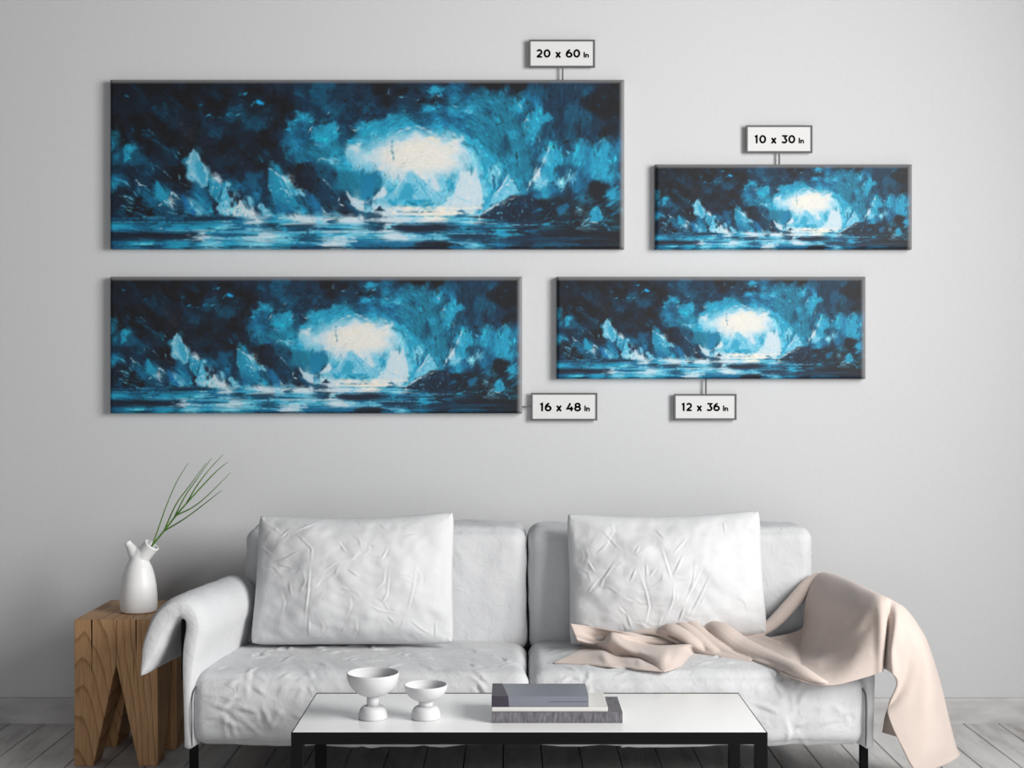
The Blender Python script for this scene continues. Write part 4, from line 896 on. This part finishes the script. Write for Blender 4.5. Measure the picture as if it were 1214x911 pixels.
m0, m1 = vpt(168, 662), vpt(180.8, 646); m1.y = -.005
branch(m0, m1, [(0, .027), (.35, .0265), (.7, .0275), (1, .029)])
s0, s1 = vpt(164, 663), vpt(150.5, 643.5)
branch(s0, s1, [(0, .028), (.5, .0205), (.8, .0130), (1, .0120)])
bmesh.ops.recalc_face_normals(bm, faces=bm.faces[:])
me = bpy.data.meshes.new('tmp'); bm.to_mesh(me); bm.free()
body = bpy.data.objects.new('tmp', me); C.objects.link(body)
md = body.modifiers.new('r', 'REMESH'); md.mode = 'VOXEL'; md.voxel_size = .0021
md = body.modifiers.new('s', 'SMOOTH'); md.factor = .5; md.iterations = 18
bm = bmesh.new()
mq = (m1 - m0).normalized()
branch(m1 - mq * .045, m1 + mq * .02, [(0, .004), (.25, .018), (.68, .0225), (1, .0228)])
sq = (s1 - s0).normalized(); branch(s1 - sq * .03, s1 + sq * .02, [(0, .003), (1, .0065)])
bmesh.ops.recalc_face_normals(bm, faces=bm.faces[:])
mc = bpy.data.meshes.new('tmp2'); bm.to_mesh(mc); bm.free(); cut = bpy.data.objects.new('tmp2', mc); C.objects.link(cut)
md = body.modifiers.new('b', 'BOOLEAN'); md.operation = 'DIFFERENCE'; md.object = cut; md.solver = 'EXACT'
dg = bpy.context.evaluated_depsgraph_get(); me2 = bpy.data.meshes.new_from_object(body.evaluated_get(dg)); me2.name = 'vase'
bpy.data.objects.remove(body); bpy.data.objects.remove(cut)
me2.materials.clear(); va = link('vase', me2, M['vase']); va.location = VB
tag(va, 'white two-mouthed ceramic vase on the oak side table', 'vase')
gp = thing('grass_sprig', 'sprig of long thin green blades standing in the white vase', 'plant', VB + m1 - mq * .03)
def gz(x, y): return (70 + x / 4.556, 530 + y / 4.556)
def blade(name, pts, r0, r1, yo):
    p = []
    for k, q in enumerate(pts):
        v = vpt(*gz(*q)); v.y = m1.y + yo * k / (len(pts) - 1); p.append(tuple(VB + v - Vector(gp.location)))
    if pts[0] == (505, 535): p.insert(0, tuple(VB + m1 - mq * .03 - Vector(gp.location)))
    c = crom(p, 26); tg = np.gradient(c, axis=0); tg /= np.linalg.norm(tg, axis=1, keepdims=True)
    sd = np.cross(tg, (0, 1, 0)); sd /= np.linalg.norm(sd, axis=1, keepdims=True); V, F = [], []
    for k in range(26):
        r = r0 + (r1 - r0) * (k / 25) ** 1.3
        for q in range(6):
            a = q * math.pi / 3; V.append(c[k] + sd[k] * r * math.cos(a) + np.array((0, 1, 0)) * r * .7 * math.sin(a))
    for k in range(25):
        for q in range(6): F.append((k * 6 + q, k * 6 + (q + 1) % 6, k * 6 + 6 + (q + 1) % 6, k * 6 + 6 + q))
    F += [tuple(range(6))[::-1], tuple(150 + q for q in range(6))]
    mk(name, V, F, M['leaf'], gp)
blade('stem', [(505,535),(568,458),(635,372),(690,308)], .0034, .0026, 0)
for pts, yo in (([(505,535),(580,335),(645,190),(710,88)], -.03), ([(568,458),(690,385),(800,305),(898,230)], -.05), ([(635,372),(720,330),(800,265),(918,145)], .03), ([(690,308),(790,200),(860,130),(920,82)], -.02),
                ([(620,392),(680,270),(740,180),(818,65)], .02), ([(690,308),(740,215),(800,130),(870,48)], .05), ([(568,458),(640,310),(720,205),(812,85)], -.04)):
    blade('leaf_blade', pts, .0026, .0008, yo)

# ---------------------------------------------------------------- coffee table
X0t, X1t, Y0t, Y1t, ZT = -.5666, .6555, -1.54, -1.092, .362
ct = thing('coffee_table', 'low white-topped coffee table with square black metal frame', 'table', ((X0t + X1t) / 2, (Y0t + Y1t) / 2, 0))
TL_ = Vector(ct.location); hx, hy = (X1t - X0t) / 2, (Y1t - Y0t) / 2; B_ = .0305
bm = bmesh.new()
for q in ((-hx, hx, -hy, -hy + B_), (-hx, hx, hy - B_, hy), (-hx, -hx + B_, -hy + B_, hy - B_), (hx - B_, hx, -hy + B_, hy - B_)): bm_box(bm, q[0], q[1], q[2], q[3], ZT - .032, ZT - .0012)
from_bm('frame', bm, M['black'], ct, False, .001, 1)
box('tabletop', -hx + .0035, hx - .0035, -hy + .0035, hy - .017, ZT - .012, ZT, M['slab'], ct, .0008, 1)
for sx in (-1, 1):
    for sy in (-1, 1):
        xs = sorted((sx * hx, sx * (hx - B_))); ys = sorted((sy * hy, sy * (hy - B_)))
        box('leg', xs[0], xs[1], ys[0], ys[1], 0, ZT - .031, M['black'], ct, .001, 1)

# ---------------------------------------------------------------- footed bowls
def on_table(px, py): s = (py - CY) / (EYE - ZT); return P(px, py, FPX / s), s
def footed(px, py, H, R, foot_r, foot_h, stem_r, stem_h, label):
    p, s = on_table(px, py); p.y += foot_r * .5
    p.z = ZT
    t = thing('footed_bowl', label, 'bowl', p, 'white footed bowls')
    zb = foot_h + stem_h
    foot = [(0.001, 0), (foot_r * .93, 0), (foot_r, .003)] + [(foot_r * (math.cos(a) ** .55 * .62 + .38), .004 + (foot_h - .004) * math.sin(a)) for a in np.linspace(.05, math.pi / 2 - .12, 12)] + [(stem_r * 1.0, foot_h), (.001, foot_h)]
    lathe('foot', foot, M['ceramic'], t, 56)
    lathe('stem', [(.001, foot_h - .001), (stem_r, foot_h - .001), (stem_r, zb + .004), (.001, zb + .004)], M['ceramic'], t, 40)
    hb = H - zb; out = [(R * math.sin(a) ** .9, zb + hb * (1 - math.cos(a))) for a in np.linspace(.02, math.pi / 2, 22)]
    wl = .0035; inn = [((R - wl) * math.sin(a) ** .9, zb + wl + (hb - wl) * (1 - math.cos(a))) for a in np.linspace(math.pi / 2, .02, 22)]
    lathe('basin', [(.001, zb)] + out + [(R - wl * .5, H + .0012)] + inn + [(.001, zb + wl)], M['ceramic'], t, 64)
footed(441.3, 854.2, .122, .0695, .0385, .034, .0165, .024, 'taller white footed bowl at the left of the coffee table')
footed(504.3, 854.2, .090, .0575, .039, .033, .019, .012, 'shorter white footed bowl, between the taller bowl and the books')

# ---------------------------------------------------------------- books
bk = FPX / ((857.8 - CY) / (EYE - ZT)); yf = bk + CAMY; sb = FPX / bk
xl = (583 - CX) / sb
def hard_book(label, W, D, h, z, yfront, cover, spine, pages=True, extra=None, th=.0028):
    t = thing('book', label, 'book', (xl + W / 2, yfront + D / 2, z), 'books on the coffee table')
    bm = bmesh.new(); hw, hd = W / 2, D / 2
    bm_box(bm, -hw, hw, -hd + .002, hd, 0, th); bm_box(bm, -hw, hw, -hd + .002, hd, h - th, h)
    from_bm('cover', bm, cover, t, False, .0007, 1)
    box('spine', -hw, hw, -hd, -hd + .004, 0, h, spine, t, .0012, 2)
    box('page_block', -hw + .004, hw - .004, -hd + .004, hd - .004, th, h - th, M['paper'], t, .0005, 1)
    if extra: extra(t, hw, hd, h)
    return t
hard_book('thick grey cloth book at the bottom of the stack', .3445, .178, .0285, ZT + .0002, yf, M['cloth'], M['cloth'])
z2 = ZT + .0289; hard_book('thin cream book in the middle of the stack', .306, .170, .0112, z2, yf + .006, M['cream'], M['cream'], th=.002)
z3 = z2 + .0114
def band(t, hw, hd, h):
    bm = bmesh.new(); e = .0006
    v = [(-hw - e, -hd - e, -0.0), (-hw + .046, -hd - e, 0), (-hw + .043, -hd - e, h + e), (-hw - e, -hd - e, h + e), (-hw + .026, hd, h + e), (-hw - e, hd, h + e)]
    V = [bm.verts.new(p) for p in v]; bm.faces.new([V[0], V[1], V[2], V[3]]); bm.faces.new([V[3], V[2], V[4], V[5]])
    o = from_bm('cover_band', bm, M['dusk'], t); o['label'] = 'dark violet band across the cover'
    bm = bmesh.new()
    for k in range(34):
        r = (k * 7919) % 13 / 13; x = .022 + k * .0031
        bm_box(bm, x, x + .0015 + .0012 * r, -hd - .0004, -hd + .001, h * .46, h * .46 + .0011)
    from_bm('spine_print', bm, M['dusk'], t)
hard_book('slate blue book with dark end band on top of the stack', .2555, .150, .0285, z3, yf + .010, M['slate'], M['slate'], extra=band)
